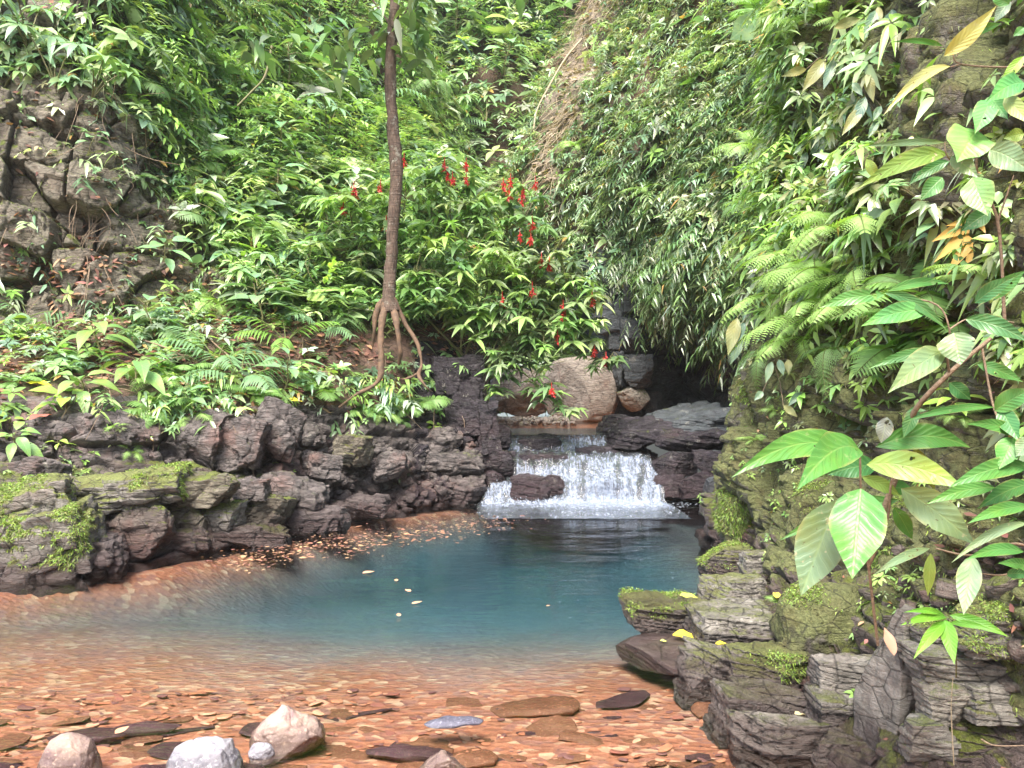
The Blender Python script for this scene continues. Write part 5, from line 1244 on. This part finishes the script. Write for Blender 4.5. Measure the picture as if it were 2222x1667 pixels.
# ------------------------------------------------------------------ flowering shrubs
FL = [(965, 357), (972, 378), (982, 388), (1012, 360), (1012, 387), (768, 410), (772, 422), (745, 452), (838, 483), (826, 405), (877, 348), (1108, 393), (1092, 402), (1135, 415), (1105, 420), (1132, 430), (1162, 400), (1155, 485), (1128, 512), (1152, 518),
      (1175, 565), (1192, 572), (1090, 650), (1222, 668), (1222, 685), (1285, 650), (1210, 732), (1290, 762), (1315, 780), (1155, 628), (1197, 847)]
def flower(root, base, pos, r):
    mb = MB(); n = 26; D = r.normal(0, 1, (n, 3)) * [1, 1, .5] + [0, 0, -.5]; z = r.uniform(-.09, .04, n)
    B_ = pos + np.stack([r.normal(0, .012, n), r.normal(0, .012, n), z], 1)
    v, f, c, uv = leaves(B_, D, r.normal(0, 1, (n, 3)), r.uniform(.04, .07, n), .026, .3, V([(.62, .03, .03)]) * r.uniform(.55, 1.3, (n, 1)) + r.uniform(0, .06, (n, 1))); mb.add(v, f, c, uv)
    v, f = tube([pos + [0, 0, .12], pos, pos - [0, 0, .1]], [.004, .012, .006], 6); mb.add(v, f, (.5, .03, .03))
    return mb.build('flower', M['petal'], root, base)
def shrub(label, foot, stems, blobs, flowers, pal, L=.24, seed=0, asp=.3, dens=1.0, droop=.45):
    base = P(*foot); root = thing('flowering_shrub', label, 'shrub', base); r = np.random.default_rng(seed)
    mb = MB()
    for st_ in stems:
        c = crom(V([P(*a) for a in st_]), 14); v, f = tube(c, np.linspace(.02, .005, 14), 6); mb.add(v, f)
    tips = []
    for cx, cy_, dd, rx, ry, n in blobs:
        n = int(n * dens); a = r.uniform(0, 6.28, n); q = np.sqrt(r.random(n)); px_, py_ = cx + rx * q * np.cos(a), cy_ + ry * q * np.sin(a)
        dz = r.normal(0, rx / F * dd * .45, n)
        for x_, y_, z_ in zip(px_, py_, dz): tips.append(P(x_, y_, dd + z_))
    T_ = V(tips); n = len(T_)
    allst = V([P(*a) for st_ in stems for a in st_])
    for i in range(0, n, 2):
        j = np.argmin(np.linalg.norm(allst - T_[i], axis=1)); a = allst[j]
        if np.linalg.norm(a - T_[i]) < 1.6:
            c = [a * (1 - t) + T_[i] * t + [0, 0, .12 * math.sin(t * 3.1)] for t in np.linspace(0, 1, 5)]; v, f = tube(c, np.linspace(.007, .003, 5), 4); mb.add(v, f)
    mb.build('stems', M['stem'], root, base)
    kk = r.integers(6, 10, n); id_ = np.repeat(np.arange(n), kk); N = len(id_); j_ = np.concatenate([np.arange(x) for x in kk]); th = j_ / kk[id_] * 6.283 + id_
    D = np.stack([np.cos(th), np.sin(th), r.uniform(-.35, .35, N)], 1) + r.normal(0, .15, (N, 3))
    U = np.array([[0, -.35, 1.]]) + r.normal(0, .2, (N, 3)); Ls = (r.uniform(.65, 1.2, n) * L)[id_] * r.uniform(.8, 1.15, N)
    v, f, c, uv = leaves(T_[id_], D, U, Ls, Ls * asp, r.uniform(.4, 1.4, N) * droop, pick(pal, n, r)[id_] * r.uniform(.85, 1.15, (N, 1)), TN)
    mesh('foliage', v, f, M['leaf'], True, root, c, uv, base)
    for fx_, fy_, dd in flowers: flower(root, base, P(fx_, fy_, dd), r)
shrub('tall flowering shrub left of and behind the tree trunk', (800, 650, 13.2), [[(800, 650, 13.2), (780, 560, 13.1), (760, 460, 13), (765, 400, 13)], [(810, 640, 13.2), (850, 540, 13.2), (880, 430, 13), (870, 350, 13)]],
      [(780, 480, 13, 90, 80, 60), (880, 450, 13, 90, 90, 60), (720, 560, 13, 80, 60, 40), (850, 560, 13, 80, 60, 40)], [(x, y, 12.7) for x, y in FL if x < 880], ['bright', 'mid'], .26, 21)
shrub('wide flowering shrub with red spikes right of the tree trunk', (1000, 760, 12.9), [[(1000, 770, 12.9), (1000, 650, 12.8), (980, 500, 12.8), (975, 380, 12.8)], [(1010, 770, 12.9), (1060, 620, 12.8), (1100, 500, 12.8), (1110, 400, 12.8)], [(1005, 770, 12.9), (920, 680, 12.5), (900, 600, 12.4)]],
      [(980, 450, 12.8, 90, 90, 70), (1100, 470, 12.8, 90, 80, 65), (1000, 560, 12.7, 120, 80, 80), (930, 640, 12.4, 80, 55, 45), (1080, 610, 12.6, 90, 70, 60), (900, 640, 12.2, 60, 40, 20), (1040, 690, 12.5, 70, 50, 40)], [(x, y, 12.4) for x, y in FL if x >= 880 and y < 560], ['bright', 'mid'], .25, 22)
shrub('flowering shrub arching low over the boulder at the head of the falls', (1040, 790, 12.7), [[(1040, 800, 12.7), (1080, 700, 12.5), (1160, 620, 12.4), (1230, 620, 12.3), (1290, 680, 12.3)], [(1045, 800, 12.7), (1100, 740, 12.5), (1180, 720, 12.4), (1260, 760, 12.3), (1320, 790, 12.2)], [(1045, 800, 12.7), (1100, 790, 12.5), (1160, 830, 12.4), (1200, 880, 12.4)]],
      [(1170, 590, 12.4, 80, 60, 50), (1230, 650, 12.3, 75, 60, 45), (1150, 680, 12.4, 90, 60, 60), (1110, 760, 12.4, 60, 50, 36), (1190, 730, 12.3, 60, 35, 24), (1260, 710, 12.3, 55, 45, 18), (1300, 775, 12.2, 45, 28, 12), (1185, 840, 12.4, 45, 45, 14), (1230, 885, 12.3, 30, 14, 5), (1080, 830, 12.4, 30, 45, 8)], [(x, y, 12.05) for x, y in FL if y >= 560], ['mid', 'dark', 'bright'], .24, 23)

# ------------------------------------------------------------------ foreground shrub on the right: every leaf placed
def hand_leaf(root, base, a, b, wpx, da, db, col, mat='leaf_big', arch=.12, roll=0., T=TB):
    """leaf from photo point a (stalk end, distance da) to tip b (distance db)"""
    A_, B_ = P(*a, da), P(*b, db); D = B_ - A_; L = np.linalg.norm(D); W = wpx / F * (da + db) / 2
    D = D / L
    view = unit((A_ + B_) / 2 - np.array([0, 0, H])); sd0 = unit(np.cross(view, D)); U = np.cross(sd0, D); U = U if np.dot(U, view) < 0 else -U
    U = U * math.cos(roll) + sd0 * math.sin(roll); 
    if U[2] < -.2: pass
    bow = np.array([0, 0, 1.]) * arch * L
    v, f, c, uv = leaves(A_[None], D[None], U[None], L, W / max(.35, abs(math.cos(roll))), 0, V(col) * rng.uniform(.9, 1.1), T, wave=.09, curl=.06 + .1 * rng.random())
    s = uv[:, 0]; v = v + bow[None] * (4 * s * (1 - s))[:, None] * .5
    return mesh('leaf', v, f, M[mat], True, root, c, uv, base)
def twigs(root, base, paths, name='stem', mat='twig'):
    mb = MB()
    for pt, r0, r1 in paths:
        c = crom(V([P(*a) for a in pt]), 20); v, f = tube(c, np.linspace(r0, r1, 20), 8, .001); mb.add(v, f)
    return mb.build(name, M[mat], root, base)
LG, DG, YG, PG = (.085, .25, .065), (.055, .18, .06), (.20, .32, .08), (.17, .27, .15)
b1 = P(1905, 1400, 2.9)
s1 = thing('broadleaf_shrub', 'foreground shrub with large glossy leaves hanging before the mossy wall', 'shrub', b1)
twigs(s1, b1, [([(1905, 1400, 2.9), (1885, 1230, 2.8), (1870, 1100, 2.7), (1866, 985, 2.65)], .006, .003), ([(1885, 1230, 2.8), (1925, 1130, 2.7), (1935, 1040, 2.65), (1960, 980, 2.7)], .005, .003)])
for a, b, w_, da, db, c, m_, ar in [
    ((1860, 985), (1612, 1032), 62, 2.65, 2.45, LG, 'leaf_big', .28), ((1865, 975), (1748, 1052), 84, 2.62, 2.3, LG, 'leaf_big', .22), ((1900, 970), (2118, 972), 58, 2.65, 2.6, LG, 'leaf_big', .25),
    ((1880, 1008), (2092, 1062), 66, 2.6, 2.4, (.26, .42, .12), 'leaf_spot', .2), ((1868, 1060), (1850, 1248), 118, 2.5, 2.35, LG, 'leaf_big', .0), ((1815, 1085), (1738, 1292), 105, 2.6, 2.55, PG, 'leaf_spot', .0),
    ((1955, 1060), (2118, 1185), 78, 2.6, 2.5, PG, 'leaf_spot', .1), ((1905, 1010), (1800, 1030), 50, 2.75, 2.7, DG, 'leaf_big', .1), ((1950, 1085), (1700, 1170), 46, 2.8, 2.8, LG, 'leaf_big', .12),
    ((1870, 1035), (1960, 1080), 30, 2.7, 2.7, YG, 'leaf_big', .1), ((1905, 1060), (1990, 1065), 36, 2.8, 2.8, LG, 'leaf_big', .1), ((1940, 1100), (1985, 1180), 34, 2.75, 2.8, LG, 'leaf_big', .05),
    ((1983, 970), (2032, 1070), 34, 2.7, 2.75, (.22, .26, .05), 'leaf_big', .0), ((2018, 1190), (1908, 1242), 20, 2.6, 2.5, PG, 'leaf_spot', .1), ((2020, 1200), (2013, 1297), 24, 2.6, 2.6, (.2, .3, .06), 'leaf_big', 0)]:
    hand_leaf(s1, b1, a, b, w_, da, db, c, m_, ar)
b2 = P(1940, 1110, 2.75)
s2 = thing('broadleaf_shrub', 'leafy branch rising diagonally over the ferns on the right', 'shrub', b2)
twigs(s2, b2, [([(1895, 1165, 2.8), (1960, 990, 2.75), (1980, 900, 2.6), (2060, 810, 2.5), (2150, 735, 2.5)], .012, .006), ([(2060, 810, 2.5), (2055, 760, 2.45), (2060, 715, 2.4), (2030, 660, 2.4), (1925, 640, 2.4)], .004, .002), ([(2060, 715, 2.4), (2110, 690, 2.4), (2200, 700, 2.4)], .003, .002), ([(2130, 750, 2.5), (2158, 890, 2.45), (2195, 945, 2.4)], .004, .002)])
for a, b, w_, da, db, c, m_, ar in [
    ((2015, 674), (1878, 706), 46, 2.4, 2.3, (.13, .38, .13), 'leaf_big', .12), ((1920, 636), (2058, 720), 26, 2.4, 2.35, DG, 'leaf_big', .25), ((1925, 632), (2070, 615), 22, 2.4, 2.4, LG, 'leaf_big', .15), ((1920, 640), (1780, 668), 34, 2.4, 2.4, LG, 'leaf_big', .12),
    ((2094, 692), (2232, 742), 42, 2.4, 2.3, DG, 'leaf_big', .15), ((2070, 722), (2084, 788), 76, 2.35, 2.3, PG, 'leaf_spot', 0), ((2052, 760), (1938, 845), 58, 2.4, 2.25, PG, 'leaf_spot', .1), ((2050, 765), (1890, 800), 26, 2.5, 2.5, LG, 'leaf_big', .15),
    ((2115, 658), (2196, 605), 36, 2.4, 2.3, DG, 'leaf_big', .1), ((2150, 650), (2222, 590), 34, 2.5, 2.4, LG, 'leaf_big', .1), ((2158, 884), (1978, 914), 18, 2.45, 2.35, LG, 'leaf_big', .1), ((2158, 892), (2240, 846), 46, 2.4, 2.3, LG, 'leaf_big', .1),
    ((2172, 888), (2208, 950), 42, 2.4, 2.3, DG, 'leaf_big', 0), ((2215, 948), (2112, 924), 28, 2.4, 2.3, LG, 'leaf_big', .15), ((2200, 950), (2170, 1014), 52, 2.35, 2.3, LG, 'leaf_big', 0), ((2240, 950), (2205, 990), 40, 2.3, 2.3, PG, 'leaf_spot', 0),
    ((2060, 830), (2110, 870), 34, 2.5, 2.5, DG, 'leaf_big', 0), ((2120, 790), (2222, 830), 30, 2.5, 2.45, LG, 'leaf_big', .1), ((1990, 880), (1960, 950), 30, 2.6, 2.6, DG, 'leaf_big', 0), ((1925, 905), (1912, 962), 36, 2.6, 2.6, (.16, .2, .22), 'leaf_big', 0)]:
    hand_leaf(s2, b2, a, b, w_, da, db, c, m_, ar)
b3 = P(2260, 1200, 2.5)
s3 = thing('broadleaf_shrub', 'shrub reaching in from the right edge below the diagonal branch', 'shrub', b3)
twigs(s3, b3, [([(2260, 1200, 2.5), (2200, 1180, 2.5), (2110, 1205, 2.5), (2030, 1190, 2.55)], .005, .003), ([(2260, 1200, 2.5), (2235, 1080, 2.45), (2225, 1020, 2.4)], .006, .003), ([(2260, 1200, 2.5), (2190, 1245, 2.5), (2130, 1245, 2.5)], .004, .002)])
for a, b, w_, da, db, c, m_, ar in [
    ((2232, 1012), (2082, 1052), 44, 2.35, 2.25, LG, 'leaf_big', .14), ((2160, 1058), (2020, 1092), 32, 2.4, 2.35, LG, 'leaf_big', .12), ((2235, 1050), (2130, 1100), 40, 2.5, 2.4, DG, 'leaf_big', .1), ((2232, 1135), (2076, 1216), 22, 2.4, 2.35, PG, 'leaf_spot', .18),
    ((2232, 1100), (2116, 1132), 30, 2.4, 2.3, LG, 'leaf_big', .12), ((2110, 1205), (2092, 1326), 50, 2.4, 2.3, PG, 'leaf_spot', 0), ((2222, 1198), (2104, 1214), 28, 2.4, 2.3, LG, 'leaf_big', .15), ((2240, 1235), (2180, 1225), 26, 2.4, 2.3, LG, 'leaf_big', .1), ((2185, 1247), (2236, 1250), 24, 2.4, 2.3, DG, 'leaf_big', .1)]:
    hand_leaf(s3, b3, a, b, w_, da, db, c, m_, ar)
b4 = P(2075, 1470, 2.8)
s4 = thing('sapling', 'small sapling with narrow bright leaves on the layered blocks', 'sapling', b4)
twigs(s4, b4, [([(2075, 1470, 2.8), (2073, 1400, 2.7), (2058, 1345, 2.6)], .003, .0015)], mat='stem')
for a, b, w_ in [((2055, 1348), (1988, 1424), 26), ((2050, 1345), (2070, 1436), 34), ((2060, 1335), (2188, 1382), 26), ((2055, 1340), (1962, 1356), 20), ((2060, 1352), (2150, 1368), 16), ((2050, 1335), (1975, 1330), 14)]:
    hand_leaf(s4, b4, a, b, w_, 2.6, 2.5, (.14, .40, .05), 'leaf_big', .12)
b5 = P(2140, 480, 2.8)
s5 = thing('broadleaf_shrub', 'upper right shrub with a heart shaped leaf and pale spotted leaves', 'shrub', b5)
twigs(s5, b5, [([(2180, 700, 2.8), (2165, 480, 2.75), (2122, 390, 2.7), (2125, 285, 2.65), (2150, 215, 2.6)], .006, .003), ([(2122, 390, 2.7), (2060, 345, 2.6), (2050, 310, 2.6)], .003, .002), ([(2165, 480, 2.75), (2200, 380, 2.7)], .004, .002)])
for a, b, w_, da, db, c, m_, ar in [
    ((2118, 282), (2084, 340), 98, 2.6, 2.5, (.18, .42, .14), 'leaf_big', 0), ((2050, 309), (1884, 318), 16, 2.6, 2.5, PG, 'leaf_spot', .04), ((2058, 334), (1888, 400), 42, 2.6, 2.45, YG, 'leaf_spot', .15), ((2064, 340), (2120, 384), 38, 2.6, 2.5, PG, 'leaf_spot', .1),
    ((2150, 216), (2122, 276), 48, 2.6, 2.5, (.12, .36, .14), 'leaf_big', .0), ((2150, 210), (2180, 250), 36, 2.6, 2.5, LG, 'leaf_big', .0), ((2222, 180), (2155, 215), 50, 2.5, 2.4, (.12, .38, .14), 'leaf_big', .15), ((2180, 210), (2230, 265), 34, 2.5, 2.4, (.28, .36, .12), 'leaf_big', .05),
    ((2110, 385), (2141, 462), 66, 2.5, 2.4, (.16, .30, .10), 'leaf_spot', 0), ((2148, 325), (2232, 372), 62, 2.5, 2.4, PG, 'leaf_spot', .15), ((2045, 385), (2000, 432), 40, 2.6, 2.6, LG, 'leaf_big', .05), ((2060, 350), (1975, 400), 26, 2.7, 2.7, DG, 'leaf_big', .15),
    ((1880, 345), (1906, 395), 22, 2.8, 2.8, YG, 'leaf_big', .05), ((2222, 290), (2180, 300), 30, 2.6, 2.6, YG, 'leaf_big', .05), ((2150, 460), (2090, 500), 40, 2.7, 2.7, DG, 'leaf_big', .1)]:
    hand_leaf(s5, b5, a, b, w_, da, db, c, m_, ar)
b6 = P(2290, 140, 2.6)
s6 = thing('branch', 'thin bare branch with yellowed damaged leaves entering at the top right', 'branch', b6)
twigs(s6, b6, [([(2290, 140, 2.6), (2180, 146, 2.6), (2084, 139, 2.6), (2068, 118, 2.6)], .004, .002), ([(2084, 139, 2.6), (2062, 146, 2.6)], .003, .002), ([(2074, 124, 2.6), (2105, 80, 2.6)], .002, .0015)])
for a, b, w_, da, db, c, m_, ar in [((2048, 122), (2163, 12), 38, 2.6, 2.5, (.42, .42, .14), 'leaf_spot', -.1), ((2062, 144), (1933, 240), 24, 2.6, 2.5, (.40, .42, .18), 'leaf_spot', .22), ((2046, 100), (1952, 93), 13, 2.6, 2.5, LG, 'leaf_big', .1), ((2106, 76), (2168, 53), 22, 2.6, 2.5, LG, 'leaf_big', .1),
                              ((2222, 122), (2174, 180), 24, 2.5, 2.5, (.22, .42, .05), 'leaf_big', .05), ((2190, 10), (2150, -20), 30, 2.6, 2.6, LG, 'leaf_big', 0), ((2222, 60), (2200, 78), 20, 2.6, 2.6, LG, 'leaf_big', 0), ((2190, 0), (2160, 45), 26, 2.7, 2.7, (.14, .22, .16), 'leaf_big', 0)]:
    hand_leaf(s6, b6, a, b, w_, da, db, c, m_, ar)
# grey trailing plants on the wall
GR = (.11, .20, .15); OL = (.24, .26, .12)
for lab, foot, lv in [
    ('trailing plant with grey striped leaves at the top of the wall', (1915, 40), [((1905, 20), (1875, 85)), ((1905, 15), (1910, 55)), ((1935, 20), (1945, 92)), ((1935, 25), (1915, 80)), ((1810, 60), (1870, 40)), ((1960, 30), (2005, 30))]),
    ('trailing plant with three grey leaves left of the mossy hollow', (1795, 120), [((1822, 82), (1795, 122)), ((1792, 128), (1744, 195)), ((1810, 130), (1788, 192)), ((1830, 142), (1820, 175)), ((1750, 150), (1700, 165))]),
    ('trailing plant with a long blue grey hanging leaf', (1865, 200), [((1850, 180), (1872, 208)), ((1878, 210), (1852, 275)), ((1870, 235), (1830, 290)), ((1912, 230), (1895, 262)), ((1905, 262), (1885, 298)), ((1880, 160), (1895, 220))]),
    ('brown and grey whorled plant on the wall above the purple dead leaf', (1778, 285), [((1772, 282), (1750, 232)), ((1768, 285), (1765, 345)), ((1778, 282), (1805, 260)), ((1785, 302), (1775, 350)), ((1755, 300), (1722, 335)), ((1800, 305), (1835, 285)), ((1750, 330), (1735, 375)), ((1820, 320), (1835, 380))]),
    ('long leaved plant on the wall edge above the ferns', (1632, 640), [((1630, 640), (1612, 695)), ((1638, 645), (1645, 690)), ((1625, 635), (1622, 600)), ((1640, 640), (1662, 620)), ((1600, 690), (1580, 770)), ((1615, 700), (1600, 745)), ((1610, 735), (1585, 790))]),
    ('hanging grey leaves below the ferns on the mossy pillar', (1680, 790), [((1675, 785), (1662, 830)), ((1690, 780), (1700, 815)), ((1710, 780), (1712, 812)), ((1740, 850), (1712, 880)), ((1655, 850), (1638, 868)), ((1700, 880), (1730, 905))])]:
    h, n = cast(*foot, (3,)); bs = np.array(h); dd = h.y - .4; rt = thing('trailing_plant', lab, 'plant', bs)
    mb = MB()
    for a, b in lv:
        A_ = P(*a, dd); v, f = tube([bs, (bs + A_) / 2 + [0, -.03, .02], A_], [.004, .003, .002], 5); mb.add(v, f)
    mb.build('stem', M['twig'], rt, bs)
    for i, (a, b) in enumerate(lv):
        l = math.hypot(b[0] - a[0], b[1] - a[1]); hand_leaf(rt, bs, a, b, max(16, l * .36), dd, dd - .05, GR if (i + len(lab)) % 3 else OL, 'leaf_big', .05)
# two round grey leaves
h, n = cast(1640, 90, (3, 2)); bs = np.array(h); rt = thing('elephant_ear_plant', 'plant with two big round grey green leaves high on the wall', 'plant', bs)
mb = MB()
dd = h.y - 1.1
for a in ((1632, 70), (1672, 62)):
    v, f = tube([bs, (bs + P(*a, dd)) / 2 + [0, -.1, .1], P(*a, dd)], [.008, .007, .005], 6); mb.add(v, f)
mb.build('stem', M['stem'], rt, bs)
TR = tbig(10, .12, .45, .4)
hand_leaf(rt, bs, (1655, 40), (1588, 84), 66, dd, dd - .1, (.16, .27, .14), 'leaf_big', .1, 0, TR); hand_leaf(rt, bs, (1705, 68), (1640, 84), 46, dd, dd - .1, (.20, .27, .22), 'leaf_big', .15, 0, TR)
# dry yellow leaf, dead leaves lying on things
def dead(px, py, wpx, col, label, name='fallen_leaf', d=None, ang=0., mat='dry', asp=.5, tilt=.3, curl=.15, cat='fallen leaf', which=None, lift=.015):
    if d is None:
        h, n = cast(px, py, which); c = np.array(h) + np.array(n) * lift; d = h.y
    else: c = P(px, py, d); n = Vector((0, -.3, 1))
    L = wpx / F * d; D = np.array([math.cos(ang), math.sin(ang) * .9, math.sin(ang) * tilt]); U = np.array([0, -tilt, 1.])
    v, f, cc, uv = leaves((c - D * L / 2)[None], D[None], U[None], L, L * asp, 0, V(col), TB, curl=curl, wave=.08)
    return tag(mesh(name, v, f, M[mat], True, None, cc, uv, c), label, cat)
YL = (.75, .62, .05)
h, n = cast(2090, 520, (3,)); dy = h.y - .15
rt = thing('dry_leaf', 'large shrivelled yellow orange leaf caught among the ferns at right', 'dry leaf', P(2090, 520, dy))
for a, b, w_ in [((2140, 480), (2035, 520), 34), ((2135, 490), (2040, 560), 30), ((2130, 500), (2060, 590), 26), ((2140, 500), (2095, 580), 26), ((2140, 480), (2060, 490), 20)]:
    o = hand_leaf(rt, P(2090, 520, dy), a, b, w_, dy, dy - .1, (.66, .42, .12), 'dry', .1); o.name = 'lobe'
RD = [(1490, 1378, 62, YL, 5.0, 'yellow leaf lying on the thin reddish slab', .0), (1565, 1395, 28, YL, 4.6, 'small round yellow leaf on the flat grey step', .3), (1682, 1300, 34, (.7, .55, .08), None, 'yellow leaf hanging on the block beside the green mossy boulder', 1.2),
      (1440, 1390, 16, (.6, .65, .15), 4.95, 'small lime leaf at the rim of the thin reddish slab', 0), (1495, 1292, 40, (.6, .6, .1), 5.4, 'thin yellow leaf on top of the split slab', 0),
      (1620, 1425, 60, (.48, .10, .08), None, 'crumpled red leaf on the flat grey step', .1), (1680, 1440, 50, (.45, .16, .10), None, 'reddish leaf right of the crumpled red leaf', -.2), (1690, 1460, 50, (.60, .32, .18), None, 'orange brown leaf on the mossy capped block', .2),
      (1620, 1412, 36, (.55, .2, .15), None, 'salmon leaf behind the crumpled red leaf', 0), (1590, 1290, 40, (.5, .22, .22), None, 'pink leaf on the broken block', .3), (1585, 1272, 30, (.5, .55, .15), None, 'lime leaf on the broken block', .5), (1600, 1250, 36, (.35, .18, .14), None, 'brown leaf above the lime leaf', 0),
      (1740, 1572, 34, (.66, .55, .3), None, 'cream leaf on top of the pale topped block', .3), (2095, 1462, 58, (.42, .16, .08), None, 'rust brown leaf on the wide layered block', 0), (1678, 1412, 26, (.6, .6, .2), None, 'pale yellow leaf tip beside the red leaves', 1.1),
      (1770, 368, 42, (.26, .12, .13), None, 'curled purple dead leaf on the mossy wall', .2), (1890, 455, 36, (.42, .18, .10), None, 'red brown leaf above the large ferns', .5), (1985, 460, 30, (.40, .17, .12), None, 'red leaf among the foliage below the spotted leaf', .8),
      (2130, 590, 70, (.30, .15, .11), None, 'large brown dead leaf behind the oval leaves', .7), (1690, 980, 26, (.3, .12, .08), None, 'small rust leaf hanging between the moss covered knobs', 1.3)]
for px, py, wp, c, d, lb, an in RD: dead(px, py, wp, c, lb, d=d, ang=an, which=(3,), lift=.06)
# curled brown leaf standing on the boulder
dead(1928, 1378, 70, (.55, .30, .20), 'curled brown leaf hanging beside the standing slab', d=3.25, ang=1.5, asp=.35, tilt=1.0)
for px, py, wp, c, lb, an in [(85, 925, 60, (.36, .12, .09), 'big red brown dead leaf hanging under the yellow leaf plant', 1.3), (95, 850, 50, YL, 'yellow leaf pointing left above the big red dead leaf', .1), (400, 745, 40, (.5, .26, .16), 'orange brown dead leaf on the shelf behind the ferns', .4),
                              (152, 60, 0, None, '', 0), (480, 150, 70, (.52, .22, .07), 'orange dead frond hanging on the hillside at upper left', 1.2), (500, 505, 55, (.62, .48, .10), 'yellow dead frond on the cliff right of the large fern', 1.0), (630, 260, 60, (.42, .30, .24), 'pinkish dead leaf on the hillside left of the trunk', -.7),
                              (125, 1062, 50, (.42, .26, .22), 'pale pink brown leaf on the left edge boulders', 1.0), (625, 872, 40, YL, 'yellow leaf over the leaning triangular rock', 0), (515, 1095, 30, (.6, .55, .2), 'pale yellow leaf on the middle of the left ledge', 1.0), (570, 1083, 26, (.6, .45, .08), 'golden leaf lying on the tilted grey block', 0), (790, 970, 34, (.4, .2, .12), 'brown leaf on the pale angular block', 0)]:
    if wp: dead(px, py, wp, c, lb, ang=an, which=(0,), lift=.12)
# leaves in the water, floating
def float_leaf(px, py, wpx, col, label, group=None):
    d = H * F / (py - HY); c = P(px, py, d); c[2] = .012; L = wpx / F * d; an = random.uniform(0, 3.1); D = np.array([math.cos(an), math.sin(an), .02])
    v, f, cc, uv = leaves((c - D * L / 2)[None], D[None], np.array([[random.uniform(-.2, .2), -.1, 1.]]), L, L * .5, 0, V(col), TN, curl=random.uniform(-.1, .15)); return tag(mesh('floating_leaf', v, f, M['dry'], True, None, cc, uv, c), label, 'floating leaf', group)
for px, py, wp, lb in [(865, 1338, 22, 'upright orange leaf floating alone in the middle of the pool'), (905, 1312, 26, 'curled tan leaf floating above the upright orange leaf'), (800, 1245, 30, 'long tan leaf floating left of the pool centre'), (885, 1285, 20, 'pale sliver of leaf floating nearest above the curled tan leaf'), (860, 1262, 18, 'small pinkish leaf in the pool right of the long tan leaf'),
                       (1190, 1318, 12, 'tiny pale leaf floating in the right half of the pool'), (265, 1590, 38, 'orange leaf lying in the shallows by the white stone')]:
    float_leaf(px, py, wp, (.62, .34, .2), lb)
for i in range(90):
    t = random.random(); px = 480 + 640 * t + random.gauss(0, 30); py = 1225 - 100 * t + random.gauss(0, 11) * (1.2 - .5 * t)
    if py < 1108: py = 1108 + random.random() * 25
    float_leaf(px, py, random.uniform(9, 20), random.choice([(.36, .17, .10), (.5, .30, .16), (.22, .09, .06), (.3, .13, .09)]), 'small brown dead leaf floating in the drift along the left bank', 'dead leaves drifting along the left bank')
r = np.random.default_rng(8); n = 700; t = r.random(n); px = 480 + 640 * t + r.normal(0, 38, n); py = np.maximum(1226 - 102 * t + r.normal(0, 12, n), 1106); d = H * F / (py - HY)
B_ = np.stack([(px - 1111) / F * d, d, np.full(n, .010)], 1); D = unit(np.c_[r.normal(0, 1, (n, 2)), np.zeros(n)])
v, f, c, uv = leaves(B_, D, [[0, 0, 1.]] * n + r.normal(0, .1, (n, 3)), r.uniform(.02, .06, n), .022, 0, V(BR)[r.integers(5, size=n)] * 1.1)
tag(mesh('leaf_debris', v, f, M['dry'], True, col=c, uv=uv), 'fine brown leaf debris floating along the left bank', 'leaf debris', kind='stuff')

# vines and roots
def vine(label, pts, r0, r1, mat='vine', name='vine', cat='vine'):
    c = crom(V([P(*a) for a in pts]), 40); v, f = tube(c, np.linspace(r0, r1, 40), 6, .002); b = c[0]
    return tag(mesh(name, v, f, M[mat], True, loc=b), label, cat)
def cv(l, which, off=.06):
    o = []
    for x, y in l:
        h, n = cast(x, y, which); o.append((x, y, h.y - off))
    return o
vine('long pale vine running down the left rim of the earth scar', [(1262, 85, 24), (1225, 130, 23.4), (1190, 190, 22.8), (1165, 240, 22.2), (1158, 280, 21.8)], .03, .018)
vine('thin hanging root in front of the left cliff', cv([(272, 160), (280, 240), (288, 300), (296, 355)], (0,), .15), .009, .006, 'twig')
vine('short thin root right of the hanging cliff root', cv([(318, 250), (316, 300), (325, 360)], (0,), .15), .007, .005, 'twig')
vine('slanting dead branch on the shelf above the ferns', cv([(380, 620), (415, 680), (455, 735), (500, 775)], (0,), .15), .014, .008, 'twig', 'dead_branch', 'branch')
vine('slanting twig on the broken cliff ledge', cv([(265, 615), (290, 655), (310, 690)], (0,), .12), .008, .005, 'twig', 'dead_branch', 'branch')
vine('fallen stick leaning over the leaf litter on the shelf', cv([(300, 735), (360, 755), (430, 790)], (0,), .2), .012, .008, 'twig', 'dead_branch', 'branch')
vine('long slender sapling stem crossing the upper left undergrowth', [(590, 100, 11.6), (575, 165, 11.5), (545, 200, 11.4), (515, 230, 11.3)], .02, .012, 'stem')
vine('thin dead twig at the bottom right corner', [(2130, 1605, 2.8), (2160, 1618, 2.75), (2222, 1618, 2.7)], .004, .002, 'twig', 'dead_branch', 'branch')
vine('thin hanging root before the layered blocks at right', [(2068, 1470, 2.85), (2064, 1540, 2.85), (2070, 1660, 2.85)], .0025, .002, 'vine')

# thin mist in the gorge: one even volume round the camera and everything, ground included
mh, t_ = newmat('haze'); vp = t_.nodes.new('ShaderNodeVolumePrincipled'); vp.inputs['Color'].default_value = (.93, .97, .93, 1); vp.inputs['Density'].default_value = .0008; vp.inputs['Anisotropy'].default_value = .2
NB(t_).out(None, vp.outputs[0])
bxv = np.array([[x, y, z] for x in (-40, 40) for y in (-8, 62) for z in (-4, 34)], float)
bf = np.array([[0, 1, 3, 2], [4, 6, 7, 5], [0, 4, 5, 1], [2, 3, 7, 6], [0, 2, 6, 4], [1, 5, 7, 3]])
tag(mesh('haze', bxv, bf, mh, False), 'thin pale mist hanging in the gorge', 'haze', kind='stuff')
